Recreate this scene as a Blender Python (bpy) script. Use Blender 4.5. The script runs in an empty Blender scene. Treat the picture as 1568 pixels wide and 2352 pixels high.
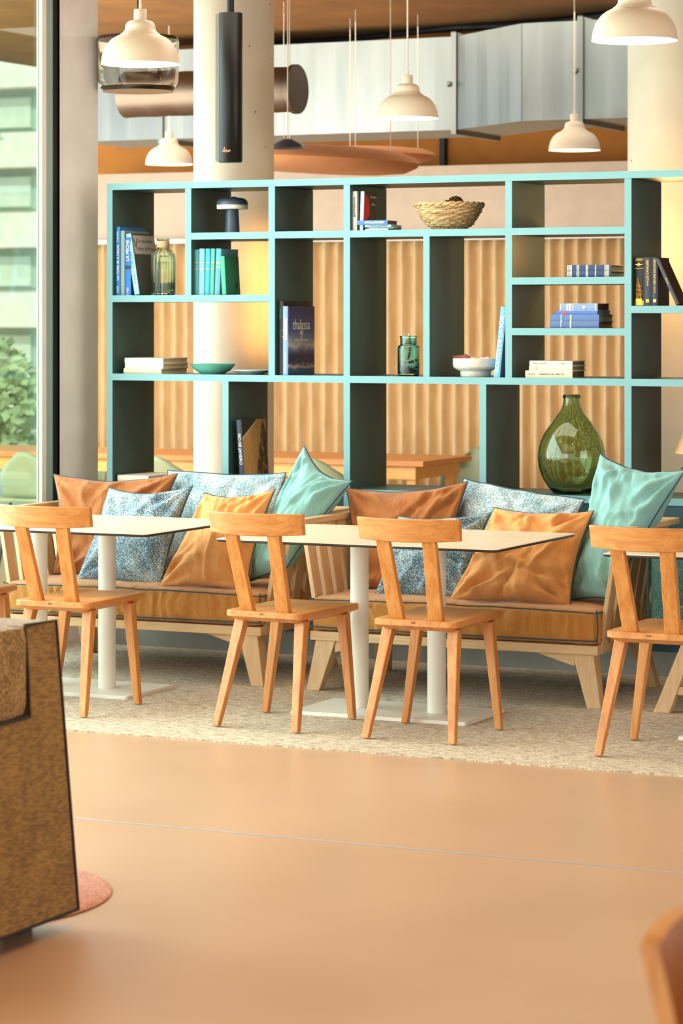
import bpy, bmesh, math, random
from mathutils import Vector, Matrix, Euler, noise
PI = math.pi
R = math.radians
scene = bpy.context.scene
COL = scene.collection

# ------------------------------------------------------------------ camera
cam_d = bpy.data.cameras.new('camera')
cam = bpy.data.objects.new('camera', cam_d); COL.objects.link(cam)
cam.location = (0, 0, 1.65)
cam.rotation_euler = (R(90), 0, R(25.24))
cam_d.sensor_fit = 'AUTO'; cam_d.sensor_width = 36
cam_d.lens = 96.12
cam_d.shift_y = -448 / 2352
cam_d.clip_start = .05; cam_d.clip_end = 200
cam_d.dof.use_dof = True
cam_d.dof.focus_distance = 10.9
cam_d.dof.aperture_fstop = 4.9
scene.camera = cam

# ------------------------------------------------------------------ light
scene.view_settings.view_transform = 'Standard'
scene.view_settings.look = 'None'
scene.view_settings.gamma = 1
scene.view_settings.exposure = -0.55
scene.view_settings.use_curve_mapping = False
try:
    scene.cycles.use_denoising = True
    scene.cycles.max_bounces = 10
    scene.cycles.transparent_max_bounces = 16
    scene.cycles.caustics_reflective = False
    scene.cycles.caustics_refractive = False
    scene.cycles.sample_clamp_indirect = 6
except Exception:
    pass
world = bpy.data.worlds.new('sky'); scene.world = world
world.use_nodes = True
bg = world.node_tree.nodes['Background']
bg.inputs[0].default_value = (.80, .93, 1.0, 1)
bg.inputs[1].default_value = 3.0

def area(name, loc, rot, sx, sy, power, color):
    l = bpy.data.lights.new(name, 'AREA'); l.shape = 'RECTANGLE'; l.size = sx; l.size_y = sy
    l.energy = power; l.color = color
    o = bpy.data.objects.new(name, l); COL.objects.link(o); o.location = loc; o.rotation_euler = rot
    return o
# daylight through the glazed left side (points to +X)
area('daylight_left', (-7.3, 4.8, 1.9), (0, R(-90), 0), 3.0, 12.9, 2000, (.93, .97, 1.0))
# daylight through the glazing behind the photographer (points to +Y)
area('daylight_rear', (-5.2, -3.4, 1.9), (R(90), 0, 0), 6.0, 2.8, 300, (1.0, .93, .84))
# the ceiling lighting of the dining room beyond the bookcase (points down)
area('dining_downlight', (-7.4, 15.9, 3.52), (0, 0, 0), 5.5, 1.6, 85, (1.0, .90, .74))
# daylight of the dining room's own window on the left (points to +X)
area('daylight_dining', (-11.3, 14.6, 1.7), (0, R(-90), 0), 2.6, 3.4, 95, (.95, .98, 1.0))
# daylight of the dining room's front window left of the pier (points to +Y)
area('daylight_dining_front', (-9.3, 12.25, 1.8), (R(90), 0, R(-12)), 2.6, 2.8, 320, (1.0, .92, .78))
# added fill light from the right to brighten the pier (points to -X)
area('fill_right', (2.9, 9.0, 1.9), (0, R(90), 0), 2.6, 6.0, 330, (1.0, .96, .90))
# added overhead fill that warms the near floor, no fixture here
area('hall_fill', (-4.0, 5.4, 3.52), (0, 0, 0), 5.0, 5.0, 165, (1.0, .72, .42))
# added overhead fill to brighten the pier and the sofa cushion tops
area('seating_fill', (-5.3, 10.7, 3.52), (0, 0, 0), 4.2, 1.2, 105, (1.0, .90, .76))

sun_d = bpy.data.lights.new('sun', 'SUN'); sun_d.energy = 3.2; sun_d.angle = R(1); sun_d.color = (1, .96, .88)
sun = bpy.data.objects.new('sun', sun_d); COL.objects.link(sun)
sun.rotation_euler = Vector((-.30, .80, -.52)).to_track_quat('-Z', 'Y').to_euler()

def point(name, loc, power, color, rad=.03):
    l = bpy.data.lights.new(name, 'POINT'); l.energy = power; l.color = color; l.shadow_soft_size = rad
    o = bpy.data.objects.new(name, l); COL.objects.link(o); o.location = loc
    return o

# ------------------------------------------------------------------ materials
def lin(h):
    h = h.lstrip('#')
    v = [int(h[i:i+2], 16) / 255 for i in (0, 2, 4)]
    return tuple(x / 12.92 if x <= .04045 else ((x + .055) / 1.055) ** 2.4 for x in v) + (1,)
MATS = {}
def newmat(name):
    m = bpy.data.materials.new(name); m.use_nodes = True
    nt = m.node_tree; b = nt.nodes['Principled BSDF']
    MATS[name] = m
    return m, nt, b
def node(nt, t, **kw):
    n = nt.nodes.new(t)
    for k, v in kw.items():
        if k in n.inputs: n.inputs[k].default_value = v
        else: setattr(n, k, v)
    return n
def coords(nt, scale=(1, 1, 1), rot=(0, 0, 0), kind='Object'):
    tc = node(nt, 'ShaderNodeTexCoord'); mp = node(nt, 'ShaderNodeMapping')
    mp.inputs['Scale'].default_value = scale; mp.inputs['Rotation'].default_value = rot
    nt.links.new(tc.outputs[kind], mp.inputs[0])
    return mp.outputs[0]
def ramp(nt, fac, stops):
    r = node(nt, 'ShaderNodeValToRGB')
    e = r.color_ramp.elements
    while len(e) < len(stops): e.new(.5)
    for i, (p, c) in enumerate(stops): e[i].position = p; e[i].color = c
    nt.links.new(fac, r.inputs[0]); return r.outputs[0]
def bump(nt, b, h, strength=.2, dist=.002):
    bp = node(nt, 'ShaderNodeBump'); bp.inputs['Strength'].default_value = strength; bp.inputs['Distance'].default_value = dist
    nt.links.new(h, bp.inputs['Height']); nt.links.new(bp.outputs[0], b.inputs['Normal'])
def plain(name, c, rough=.5, metal=0, var=.06, scale=6, bstr=0, spec=.5, coat=0):
    if name in MATS: return MATS[name]
    m, nt, b = newmat(name); c = lin(c) if isinstance(c, str) else c
    v = coords(nt)
    n = node(nt, 'ShaderNodeTexNoise', Scale=scale, Detail=4.0); nt.links.new(v, n.inputs[0])
    lo = tuple(x * (1 - var) for x in c[:3]) + (1,); hi = tuple(min(1, x * (1 + var)) for x in c[:3]) + (1,)
    nt.links.new(ramp(nt, n.outputs[0], [(.3, lo), (.7, hi)]), b.inputs['Base Color'])
    b.inputs['Roughness'].default_value = rough; b.inputs['Metallic'].default_value = metal
    b.inputs['Specular IOR Level'].default_value = spec
    if coat: b.inputs['Coat Weight'].default_value = coat; b.inputs['Coat Roughness'].default_value = .1
    if bstr: bump(nt, b, n.outputs[0], bstr, .001)
    return m
def wood(name, c1, c2, axis='Z', rough=.42, dens=1.0):
    if name in MATS: return MATS[name]
    m, nt, b = newmat(name)
    s = {'X': (1.2, 22, 22), 'Y': (22, 1.2, 22), 'Z': (22, 22, 1.2)}[axis]
    v = coords(nt, tuple(x * dens for x in s))
    oi = node(nt, 'ShaderNodeObjectInfo')
    ad = node(nt, 'ShaderNodeVectorMath', operation='ADD'); sc = node(nt, 'ShaderNodeVectorMath', operation='SCALE')
    nt.links.new(oi.outputs['Location'], sc.inputs[0]); sc.inputs['Scale'].default_value = 3.7
    nt.links.new(v, ad.inputs[0]); nt.links.new(sc.outputs[0], ad.inputs[1])
    n1 = node(nt, 'ShaderNodeTexNoise', Scale=1.6, Detail=3.0, Distortion=.6); nt.links.new(ad.outputs[0], n1.inputs[0])
    n2 = node(nt, 'ShaderNodeTexNoise', Scale=9.0, Detail=3.0); nt.links.new(ad.outputs[0], n2.inputs[0])
    mx = node(nt, 'ShaderNodeMix', data_type='FLOAT'); mx.inputs[0].default_value = .35
    nt.links.new(n1.outputs[0], mx.inputs[2]); nt.links.new(n2.outputs[0], mx.inputs[3])
    nt.links.new(ramp(nt, mx.outputs[0], [(.34, lin(c2)), (.62, lin(c1))]), b.inputs['Base Color'])
    b.inputs['Roughness'].default_value = rough
    bump(nt, b, n2.outputs[0], .12, .001)
    return m
def linen(name, c1, c2, wr=.5, weave=420, wscale=5, rough=.85):
    m, nt, b = newmat(name)
    v = coords(nt)
    w1 = node(nt, 'ShaderNodeTexNoise', Scale=weave, Detail=2.0)
    vs = coords(nt, (1, 1, .12)); nt.links.new(vs, w1.inputs[0])
    n = node(nt, 'ShaderNodeTexNoise', Scale=wscale, Detail=5.0, Distortion=1.2); nt.links.new(v, n.inputs[0])
    f = node(nt, 'ShaderNodeMix', data_type='FLOAT'); f.inputs[0].default_value = .4
    nt.links.new(n.outputs[0], f.inputs[2]); nt.links.new(w1.outputs[0], f.inputs[3])
    nt.links.new(ramp(nt, f.outputs[0], [(.35, lin(c2)), (.65, lin(c1))]), b.inputs['Base Color'])
    b.inputs['Roughness'].default_value = rough
    b.inputs['Sheen Weight'].default_value = .25
    # creases: stretched ridged noise
    cr = node(nt, 'ShaderNodeTexNoise', Scale=7.0, Detail=4.0, Distortion=2.5, noise_type='RIDGED_MULTIFRACTAL') if False else node(nt, 'ShaderNodeTexNoise', Scale=9.0, Detail=4.0, Distortion=2.2)
    nt.links.new(coords(nt, (1, 1, .45)), cr.inputs[0])
    h = node(nt, 'ShaderNodeMath', operation='MULTIPLY_ADD'); nt.links.new(w1.outputs[0], h.inputs[0]); h.inputs[1].default_value = .06
    nt.links.new(cr.outputs[0], h.inputs[2])
    bump(nt, b, h.outputs[0], wr, .02)
    return m
def tweed(name, dark, mid, light, scale=170, stretch=(1, 1, .55), bstr=.6):
    m, nt, b = newmat(name)
    v = coords(nt, stretch)
    vo = node(nt, 'ShaderNodeTexVoronoi', Scale=scale); nt.links.new(v, vo.inputs[0])
    n = node(nt, 'ShaderNodeTexNoise', Scale=scale * .9, Detail=2.0); nt.links.new(v, n.inputs[0])
    big = node(nt, 'ShaderNodeTexNoise', Scale=9.0, Detail=3.0); nt.links.new(coords(nt), big.inputs[0])
    f = node(nt, 'ShaderNodeMix', data_type='FLOAT'); f.inputs[0].default_value = .28
    nt.links.new(n.outputs[0], f.inputs[2]); nt.links.new(big.outputs[0], f.inputs[3])
    nt.links.new(ramp(nt, f.outputs[0], [(.38, lin(dark)), (.5, lin(mid)), (.6, lin(light))]), b.inputs['Base Color'])
    b.inputs['Roughness'].default_value = .95
    b.inputs['Sheen Weight'].default_value = .2
    bump(nt, b, vo.outputs[0], bstr, .003)
    return m
def metalm(name, c, rough=.3, streak=True):
    m, nt, b = newmat(name)
    v = coords(nt, (3, 3, .4))
    n = node(nt, 'ShaderNodeTexNoise', Scale=2.2, Detail=5.0); nt.links.new(v, n.inputs[0])
    cc = lin(c); lo = tuple(x * .82 for x in cc[:3]) + (1,)
    nt.links.new(ramp(nt, n.outputs[0], [(.35, lo), (.65, cc)]), b.inputs['Base Color'])
    b.inputs['Metallic'].default_value = 1
    rr = node(nt, 'ShaderNodeMapRange'); rr.inputs[3].default_value = rough * .8; rr.inputs[4].default_value = rough * 1.3
    nt.links.new(n.outputs[0], rr.inputs[0]); nt.links.new(rr.outputs[0], b.inputs['Roughness'])
    bump(nt, b, n.outputs[0], .12, .004)
    return m
def glassm(name, c, rough=0.0, ior=1.45, bstr=0, bscale=6):
    m, nt, b = newmat(name)
    b.inputs['Base Color'].default_value = lin(c); b.inputs['Transmission Weight'].default_value = 1
    b.inputs['Roughness'].default_value = rough; b.inputs['IOR'].default_value = ior
    if bstr:
        n = node(nt, 'ShaderNodeTexNoise', Scale=bscale, Detail=2.0, Distortion=1.5); nt.links.new(coords(nt), n.inputs[0])
        bump(nt, b, n.outputs[0], bstr, .01)
    return m
def pane(name, tint, ior=1.7):
    m, nt, b = newmat(name); nt.nodes.remove(b)
    out = [n for n in nt.nodes if n.type == 'OUTPUT_MATERIAL'][0]
    t = node(nt, 'ShaderNodeBsdfTransparent'); t.inputs[0].default_value = lin(tint)
    g = node(nt, 'ShaderNodeBsdfGlossy'); g.inputs['Roughness'].default_value = .015
    lw = node(nt, 'ShaderNodeLayerWeight'); lw.inputs[0].default_value = .5
    pw = node(nt, 'ShaderNodeMath', operation='POWER'); pw.inputs[1].default_value = 5
    f0 = ((ior-1)/(ior+1))**2
    f = node(nt, 'ShaderNodeMath', operation='MULTIPLY_ADD'); f.inputs[1].default_value = 1-f0; f.inputs[2].default_value = f0
    nt.links.new(lw.outputs['Facing'], pw.inputs[0]); nt.links.new(pw.outputs[0], f.inputs[0])
    mx = node(nt, 'ShaderNodeMixShader')
    nt.links.new(f.outputs[0], mx.inputs[0]); nt.links.new(t.outputs[0], mx.inputs[1]); nt.links.new(g.outputs[0], mx.inputs[2])
    nt.links.new(mx.outputs[0], out.inputs[0])
    return m
def emit(name, c, s):
    m, nt, b = newmat(name)
    b.inputs['Base Color'].default_value = lin(c)
    b.inputs['Emission Color'].default_value = lin(c); b.inputs['Emission Strength'].default_value = s
    return m

# walls / floors
def floor_mat():
    m, nt, b = newmat('resin_floor')
    v = coords(nt)
    n = node(nt, 'ShaderNodeTexNoise', Scale=1.3, Detail=6.0); nt.links.new(v, n.inputs[0])
    nt.links.new(ramp(nt, n.outputs[0], [(.3, lin('#b99679')), (.7, lin('#c39f83'))]), b.inputs['Base Color'])
    b.inputs['Roughness'].default_value = .33
    n2 = node(nt, 'ShaderNodeTexNoise', Scale=120.0, Detail=2.0); nt.links.new(v, n2.inputs[0])
    bump(nt, b, n2.outputs[0], .05, .0006)
    return m
def carpet_mat():
    m, nt, b = newmat('woven_carpet')
    v = coords(nt, (1, 1.9, 1), (0, 0, R(28)))
    n = node(nt, 'ShaderNodeTexNoise', Scale=95.0, Detail=3.0); nt.links.new(v, n.inputs[0])
    n2 = node(nt, 'ShaderNodeTexNoise', Scale=24.0, Detail=4.0); nt.links.new(v, n2.inputs[0])
    f = node(nt, 'ShaderNodeMix', data_type='FLOAT'); f.inputs[0].default_value = .4
    nt.links.new(n.outputs[0], f.inputs[2]); nt.links.new(n2.outputs[0], f.inputs[3])
    nt.links.new(ramp(nt, f.outputs[0], [(.36, lin('#8f806e')), (.5, lin('#c2b29c')), (.64, lin('#e4d8c4'))]), b.inputs['Base Color'])
    b.inputs['Roughness'].default_value = .95
    bump(nt, b, n.outputs[0], .7, .006)
    return m
def concrete(name, c1, c2):
    m, nt, b = newmat(name)
    v = coords(nt)
    n = node(nt, 'ShaderNodeTexNoise', Scale=2.5, Detail=8.0); nt.links.new(v, n.inputs[0])
    base = ramp(nt, n.outputs[0], [(.3, lin(c2)), (.7, lin(c1))])
    vo = node(nt, 'ShaderNodeTexVoronoi', Scale=7.0); nt.links.new(v, vo.inputs[0])
    hole = ramp(nt, vo.outputs[0], [(.035, (.18, .15, .12, 1)), (.05, (1, 1, 1, 1))])
    mx = node(nt, 'ShaderNodeMix', data_type='RGBA', blend_type='MULTIPLY'); mx.inputs[0].default_value = 1
    nt.links.new(base, mx.inputs[6]); nt.links.new(hole, mx.inputs[7])
    nt.links.new(mx.outputs[2], b.inputs['Base Color'])
    b.inputs['Roughness'].default_value = .6
    bump(nt, b, n.outputs[0], .15, .004)
    return m
def curtain_mat():
    m, nt, b = newmat('curtain_cloth')
    n = node(nt, 'ShaderNodeTexNoise', Scale=5.0, Detail=5.0); nt.links.new(coords(nt, (6, 1, 1)), n.inputs[0])
    nt.links.new(ramp(nt, n.outputs[0], [(.3, lin('#cfae7c')), (.7, lin('#e0c598'))]), b.inputs['Base Color'])
    b.inputs['Roughness'].default_value = .9
    return m
M_floor = floor_mat(); M_carpet = carpet_mat(); M_conc = concrete('column_concrete', '#d8d2c0', '#c8c0aa'); M_curt = curtain_mat()
M_wall = plain('plaster_pink', '#dcc6ae', .8)
M_white = plain('white_paint', '#e2ded6', .35)
M_pier = plain('pier_paint', '#ebe9e4', .22, spec=.8)
M_ceil = plain('ceiling_board', '#946832', .85, var=.18, scale=3)
M_backw = plain('ochre_wall', '#cc8438', .85, var=.1)
M_black = plain('black_gasket', '#121314', .5)
M_blackm = plain('black_metal', '#0e0c0a', .38, var=.1, spec=.25)
M_alu = plain('frame_teal_grey', '#8fa7a4', .35)
M_plinth = metalm('plinth_metal', '#948f87', .45)
M_duct = metalm('galvanised_steel', '#929997', .38)
M_ductd = metalm('galvanised_round', '#6f6256', .42)
M_teal = plain('teal_edge_band', '#70a0a5', .38, var=.03)
M_panel = plain('grey_green_panel', '#39534f', .42, var=.04, spec=.25)
M_pendant = plain('cream_enamel', '#ddd0ba', .42, var=.02)
M_pend_in = plain('white_enamel', '#fbf6ec', .5, var=.01)
M_bulb = emit('bulb_glow', '#ffe7c0', 30)
M_cord = plain('cord_cloth', '#e6dccb', .8)
M_cream = plain('cream_powder_coat', '#e8e3d8', .45, var=.02)
M_tabletop = wood('table_laminate', '#e6d5bc', '#d9c4a4', 'X', .32)
M_edge = plain('dark_table_edge', '#2a2225', .4)
CH1, CH2 = '#d0904e', '#b46c2e'
M_chz = wood('chair_wood_upright', CH1, CH2, 'Z'); M_chx = wood('chair_wood_across', CH1, CH2, 'X'); M_chy = wood('chair_wood_seat', CH1, CH2, 'Y')
SO1, SO2 = '#dcb78a', '#c99f6e'
M_sox = wood('beech_across', SO1, SO2, 'X'); M_soz = wood('beech_upright', SO1, SO2, 'Z'); M_soy = wood('beech_deep', SO1, SO2, 'Y')
M_seat = linen('mustard_linen', '#c98638', '#ae6e24', .55)
M_orange = linen('orange_linen', '#dc9856', '#cb8744', .45)
M_rust = linen('rust_linen', '#a86428', '#94541e', .5)
M_tealfab = linen('teal_linen', '#86b8b4', '#78aaa8', .45)
M_tw_l = tweed('pale_blue_tweed', '#4f7286', '#93aeb8', '#e6eae6', 300, (1,1,.7))
M_tw_b = tweed('blue_tweed', '#2c4658', '#5f7f92', '#cfd8d6', 300, (1,1,.7))
M_pipe = plain('dark_teal_piping', '#1e4650', .7)
M_armch = tweed('teal_upholstery', '#2a524f', '#3a6663', '#4c7c77', 300, (1, 1, .5), .3)
M_fgsofa = tweed('olive_brown_tweed', '#6a4a1e', '#80602a', '#997438', 230, (.5, .16, 1.0), .25)
M_fgtop = tweed('lit_brown_tweed', '#64491f', '#86672f', '#b09060', 120, (1, 1, 1), .5)  # same tweed as the body, with the light on its top put into the colour
M_fgpipe = plain('dark_brown_piping', '#241712', .7)
M_rug = tweed('coral_rug', '#a8583c', '#c47858', '#d89878', 140)
M_page = plain('book_paper', '#c9b48c', .9)
M_pagec = plain('cream_paper', '#e6dcc0', .9)
M_gold = plain('gold_foil', '#d9a441', .35, metal=.6)
M_silver = plain('pale_foil', '#e9e4d4', .5)
M_whiteink = plain('white_ink', '#f4f1ea', .6)
M_darkink = plain('dark_ink', '#3a3f48', .7)
M_redink = plain('red_ink', '#c01208', .5)
M_navyink = plain('night_blue', '#14253f', .5)
M_greenink = plain('green_ink', '#1f8a58', .6)
M_pane = pane('window_glass', '#e9f3ee', 1.75)
M_demi = glassm('green_bottle_glass', '#c2dcbc', .0, 1.45, .18, 5)
M_jar = glassm('teal_jar_glass', '#b8ecea', .0, 1.45, .1, 12)
M_ribb = glassm('pale_green_glass', '#e2f3df', .02, 1.45)
M_smoke = glassm('smoked_glass', '#dedad2', .02, 1.3)
M_wick = wood('wicker', '#dcbd8c', '#946e40', 'X', .6, 2.0)
M_shell = plain('seashell', '#e7cdbd', .45, var=.2, scale=60)
M_shellb = plain('striped_shell', '#9a5a46', .5, var=.5, scale=70)
M_ceram = plain('speckled_ceramic', '#dcd5c8', .5, var=.12, scale=120, bstr=.3)
M_mint = plain('turquoise_glaze', '#79cbb8', .2, var=.03)
M_plate = plain('pale_glaze', '#d6dcdc', .2, var=.03)
M_lampb = plain('slate_blue_metal', '#3d4858', .4)
M_lampw = plain('opal_band', '#d8d4cc', .4)
M_cork = plain('twine', '#cfa980', .9, bstr=.4, scale=80)
M_sage = plain('sage_plastic', '#8f9a78', .45)
M_olive = plain('olive_plastic', '#8a7a40', .45)
M_btable = wood('orange_table_wood', '#d08a45', '#bd7836', 'X', .45)
M_bapron = wood('pale_table_wood', '#e2b060', '#d09c50', 'X', .45)
M_felt = plain('terracotta_felt', '#b47c50', .9, var=.05)
M_cone = wood('cone', '#7a5028', '#4a2c12', 'Z', .8, 3)
M_shade = plain('woven_shade', '#c9a070', .8, bstr=.4, scale=90)
M_leaf = plain('foliage', '#a4ba88', .8, var=.4, scale=3)
M_trunk = plain('bark', '#5a4a38', .9, var=.2)
M_facade = plain('pale_facade', '#cfd2c0', .8)
M_facwin = plain('facade_glass', '#7f948c', .2)
M_pave = plain('pale_paving', '#b8bcb4', .8)

# ------------------------------------------------------------------ mesh helpers
class MB:
    def __init__(s): s.bm = bmesh.new(); s.n = 0
    def _v(s, pts): return [s.bm.verts.new(p) for p in pts]
    def _f(s, vs):
        try: return s.bm.faces.new(vs)
        except ValueError: return None
    def box(s, x0, x1, y0, y1, z0, z1):
        v = s._v([(x0,y0,z0),(x1,y0,z0),(x1,y1,z0),(x0,y1,z0),(x0,y0,z1),(x1,y0,z1),(x1,y1,z1),(x0,y1,z1)])
        for f in ((3,2,1,0),(4,5,6,7),(0,1,5,4),(1,2,6,5),(2,3,7,6),(3,0,4,7)): s._f([v[i] for i in f])
        return s
    def hexa(s, p):                       # 4 bottom + 4 top, both counter-clockwise from above
        v = s._v(p)
        for f in ((3,2,1,0),(4,5,6,7),(0,1,5,4),(1,2,6,5),(2,3,7,6),(3,0,4,7)): s._f([v[i] for i in f])
        return s
    def rings(s, rs, closed=True, cap=True):
        R_ = [s._v(r) for r in rs]; n = len(R_[0])
        for a, b in zip(R_, R_[1:]):
            for i in range(n if closed else n - 1):
                j = (i + 1) % n
                s._f([a[i], a[j], b[j], b[i]])
        if cap:
            s._f(R_[0][::-1]); s._f(R_[-1])
        return s
    def lathe(s, prof, c=(0,0,0), seg=40, sx=1, sy=1, ribs=0, rib=0, cap=False):
        rs = []
        for r, z in prof:
            rs.append([(c[0] + (r + (rib * r * math.cos(ribs * 2*PI*i/seg) if ribs else 0)) * sx * math.cos(2*PI*i/seg), c[1] + (r + (rib * r * math.cos(ribs * 2*PI*i/seg) if ribs else 0)) * sy * math.sin(2*PI*i/seg), c[2] + z) for i in range(seg)])
        return s.rings(rs, True, cap)
    def tube(s, pts, r, seg=8, closed=False):
        pts = [Vector(p) for p in pts]; n = len(pts); rs = []
        up = None
        for i, p in enumerate(pts):
            if closed: t = pts[(i+1) % n] - pts[i-1]
            else: t = pts[min(i+1, n-1)] - pts[max(i-1, 0)]
            if t.length < 1e-9: t = Vector((0,0,1))
            t.normalize()
            if up is None:
                up = Vector((0,0,1)) if abs(t.z) < .9 else Vector((1,0,0))
            a = t.cross(up)
            if a.length < 1e-6: a = t.cross(Vector((0,1,.3)))
            a.normalize(); b_ = a.cross(t); up = b_
            rr = r[i] if isinstance(r, (list, tuple)) else r
            rs.append([p + a * rr * math.cos(2*PI*k/seg) + b_ * rr * math.sin(2*PI*k/seg) for k in range(seg)])
        if closed: rs.append(rs[0][:]); s.rings(rs, True, False)
        else: s.rings(rs, True, True)
        return s
    def prism(s, poly, axis, a, b):       # polygon in the two other axes, extruded a..b along axis
        def P(u, v, w): return {'X': (w,u,v), 'Y': (u,w,v), 'Z': (u,v,w)}[axis]
        s.rings([[P(u,v,a) for u,v in poly], [P(u,v,b) for u,v in poly]])
        return s
    def bar(s, p0, p1, w0, d0, w1=None, d1=None, flat=True):   # tapered board from p0 to p1, horizontal ends: w along X, d along Y
        w1 = w1 or w0; d1 = d1 or d0
        def q(p, w, d): return [(p[0]-w/2,p[1]-d/2,p[2]),(p[0]+w/2,p[1]-d/2,p[2]),(p[0]+w/2,p[1]+d/2,p[2]),(p[0]-w/2,p[1]+d/2,p[2])]
        return s.hexa(q(p0, w0, d0) + q(p1, w1, d1))
    def ball(s, c, r, seg=14, ring=8, sc=(1,1,1), bumpy=0, seed=0):
        rs = []
        for k in range(ring + 1):
            th = PI * k / ring; row = []
            for i in range(seg):
                d = Vector((math.sin(th)*math.cos(2*PI*i/seg), math.sin(th)*math.sin(2*PI*i/seg), -math.cos(th)))
                q = r * (1 + bumpy * noise.noise(d * 2.3 + Vector((seed, seed*.7, 0))))
                row.append((c[0]+d.x*q*sc[0], c[1]+d.y*q*sc[1], c[2]+d.z*q*sc[2]))
            rs.append(row)
        return s.rings(rs, True, False)
    def rbox(s, x0, x1, y0, y1, z0, z1, r, n=(8,8,4), puff=0, seed=None, wr=0):
        # rounded cushion box with optional puffed top and creased sides
        c = Vector(((x0+x1)/2,(y0+y1)/2,(z0+z1)/2)); h = Vector(((x1-x0)/2,(y1-y0)/2,(z1-z0)/2))
        b = bmesh.new(); mp = {}
        def add(u, v, w):
            k = (round(u,5), round(v,5), round(w,5))
            if k in mp: return mp[k]
            p = Vector((u*h.x, v*h.y, w*h.z))
            inn = Vector((max(-(h.x-r), min(h.x-r, p.x)), max(-(h.y-r), min(h.y-r, p.y)), max(-(h.z-r), min(h.z-r, p.z))))
            d = p - inn
            if d.length > 1e-9: p = inn + d.normalized() * r
            if puff:
                e = (1-u*u)*(1-v*v)
                p.z += puff * (e ** .6) * (1 if w > 0 else .15) * abs(w)
                p.y += .4*puff * (1-u*u) * (1-w*w) * v
                p.x += .4*puff * (1-v*v) * (1-w*w) * u
            if wr:
                q = Vector((p.x*11, p.y*11, p.z*2.6)) + Vector((seed or 0, 0, 0))
                q += Vector((.5*noise.noise(q*.5), 0, 0))
                q2 = Vector((p.x*17 + 2.2*p.z + .8*noise.noise(Vector((p.x*4, p.y*4, p.z*12))), p.y*17, p.z*1.6)); a = .5*noise.noise(q*.6) + 1.5*max(0, 1-abs(noise.noise(q2))*2.6) * max(0, .35+noise.noise(q*.5))
                if abs(w) > .95: a = .6*noise.noise(Vector((p.x*7, p.y*9, 3))) + .3*noise.noise(Vector((p.x*16, p.y*20, 5)))
                p += Vector((u if abs(u) > .95 else 0, v if abs(v) > .95 else 0, .5*w if abs(w) > .95 else 0)) * a * wr
            vv = s.bm.verts.new(p + c); mp[k] = vv; return vv
        def face(fn, na, nb, flip):
            for i in range(na):
                for j in range(nb):
                    t = lambda i_, n_: -1 + 2*i_/n_
                    q = [add(*fn(t(i,na), t(j,nb))), add(*fn(t(i+1,na), t(j,nb))), add(*fn(t(i+1,na), t(j+1,nb))), add(*fn(t(i,na), t(j+1,nb)))]
                    s._f(q[::-1] if flip else q)
        b.free()
        nx, ny, nz = n
        face(lambda a,b_: (a,b_,1), nx, ny, False); face(lambda a,b_: (a,b_,-1), nx, ny, True)
        face(lambda a,b_: (a,-1,b_), nx, nz, False); face(lambda a,b_: (a,1,b_), nx, nz, True)
        face(lambda a,b_: (-1,a,b_), ny, nz, True); face(lambda a,b_: (1,a,b_), ny, nz, False)
        return s
    def build(s, name, mat, parent=None, smooth=False, bevel=0, seg=2, label=None, angle=None):
        me = bpy.data.meshes.new(name)
        bmesh.ops.remove_doubles(s.bm, verts=s.bm.verts, dist=1e-5)
        bmesh.ops.recalc_face_normals(s.bm, faces=s.bm.faces)
        if smooth:
            for f in s.bm.faces: f.smooth = True
            lim = angle if angle is not None else R(40)
            for e in s.bm.edges:
                if len(e.link_faces) == 2 and e.calc_face_angle(0) > lim: e.smooth = False
        s.bm.to_mesh(me); s.bm.free()
        me.materials.append(mat)
        o = bpy.data.objects.new(name, me); COL.objects.link(o)
        if parent is not None: o.parent = parent
        if bevel:
            mo = o.modifiers.new('bevel', 'BEVEL'); mo.width = bevel; mo.segments = seg; mo.limit_method = 'ANGLE'; mo.angle_limit = R(35)
        if label: o['label'] = label
        return o

def thing(name, label, cat, loc=(0,0,0), rz=0, group=None, rot=None):
    o = bpy.data.objects.new(name, None); COL.objects.link(o); o.empty_display_size = .1
    o.location = loc; o.rotation_euler = rot if rot else (0, 0, rz)
    o['label'] = label; o['category'] = cat
    if group: o['group'] = group
    return o
def tag(o, label, cat, group=None):
    o['label'] = label; o['category'] = cat
    if group: o['group'] = group
    return o
def struct(o): o['kind'] = 'structure'; return o
def copy_tree(o, parent=None):
    c = o.copy(); COL.objects.link(c)
    if parent is not None: c.parent = parent
    for ch in list(o.children): copy_tree(ch, c)
    return c
def dup(o, loc, rz, label, group=None):
    c = copy_tree(o); c.location = loc; c.rotation_euler = (0, 0, rz); c['label'] = label
    if group: c['group'] = group
    return c
def text(s, size, parent, origin, right, up, mat, align='CENTER', name='title', xs=1.0, label=None):
    cu = bpy.data.curves.new('lettering', 'FONT'); cu.body = s; cu.size = size; cu.align_x = align; cu.align_y = 'CENTER'; cu.extrude = .0002
    cu.resolution_u = 3
    t = bpy.data.objects.new('lettering', cu); COL.objects.link(t)
    bpy.context.view_layer.update()
    me = bpy.data.meshes.new_from_object(t.evaluated_get(bpy.context.evaluated_depsgraph_get()))
    bpy.data.objects.remove(t); bpy.data.curves.remove(cu)
    me.materials.clear(); me.materials.append(mat)
    r = Vector(right).normalized(); u = Vector(up).normalized(); n = r.cross(u)
    mt = Matrix(((r.x*xs, u.x, n.x, origin[0]), (r.y*xs, u.y, n.y, origin[1]), (r.z*xs, u.z, n.z, origin[2]), (0,0,0,1)))
    me.transform(mt)
    o = bpy.data.objects.new(name, me); COL.objects.link(o); o.parent = parent
    return o
def smoothstep(a, b, x):
    t = max(0, min(1, (x-a)/(b-a))); return t*t*(3-2*t)

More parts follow.
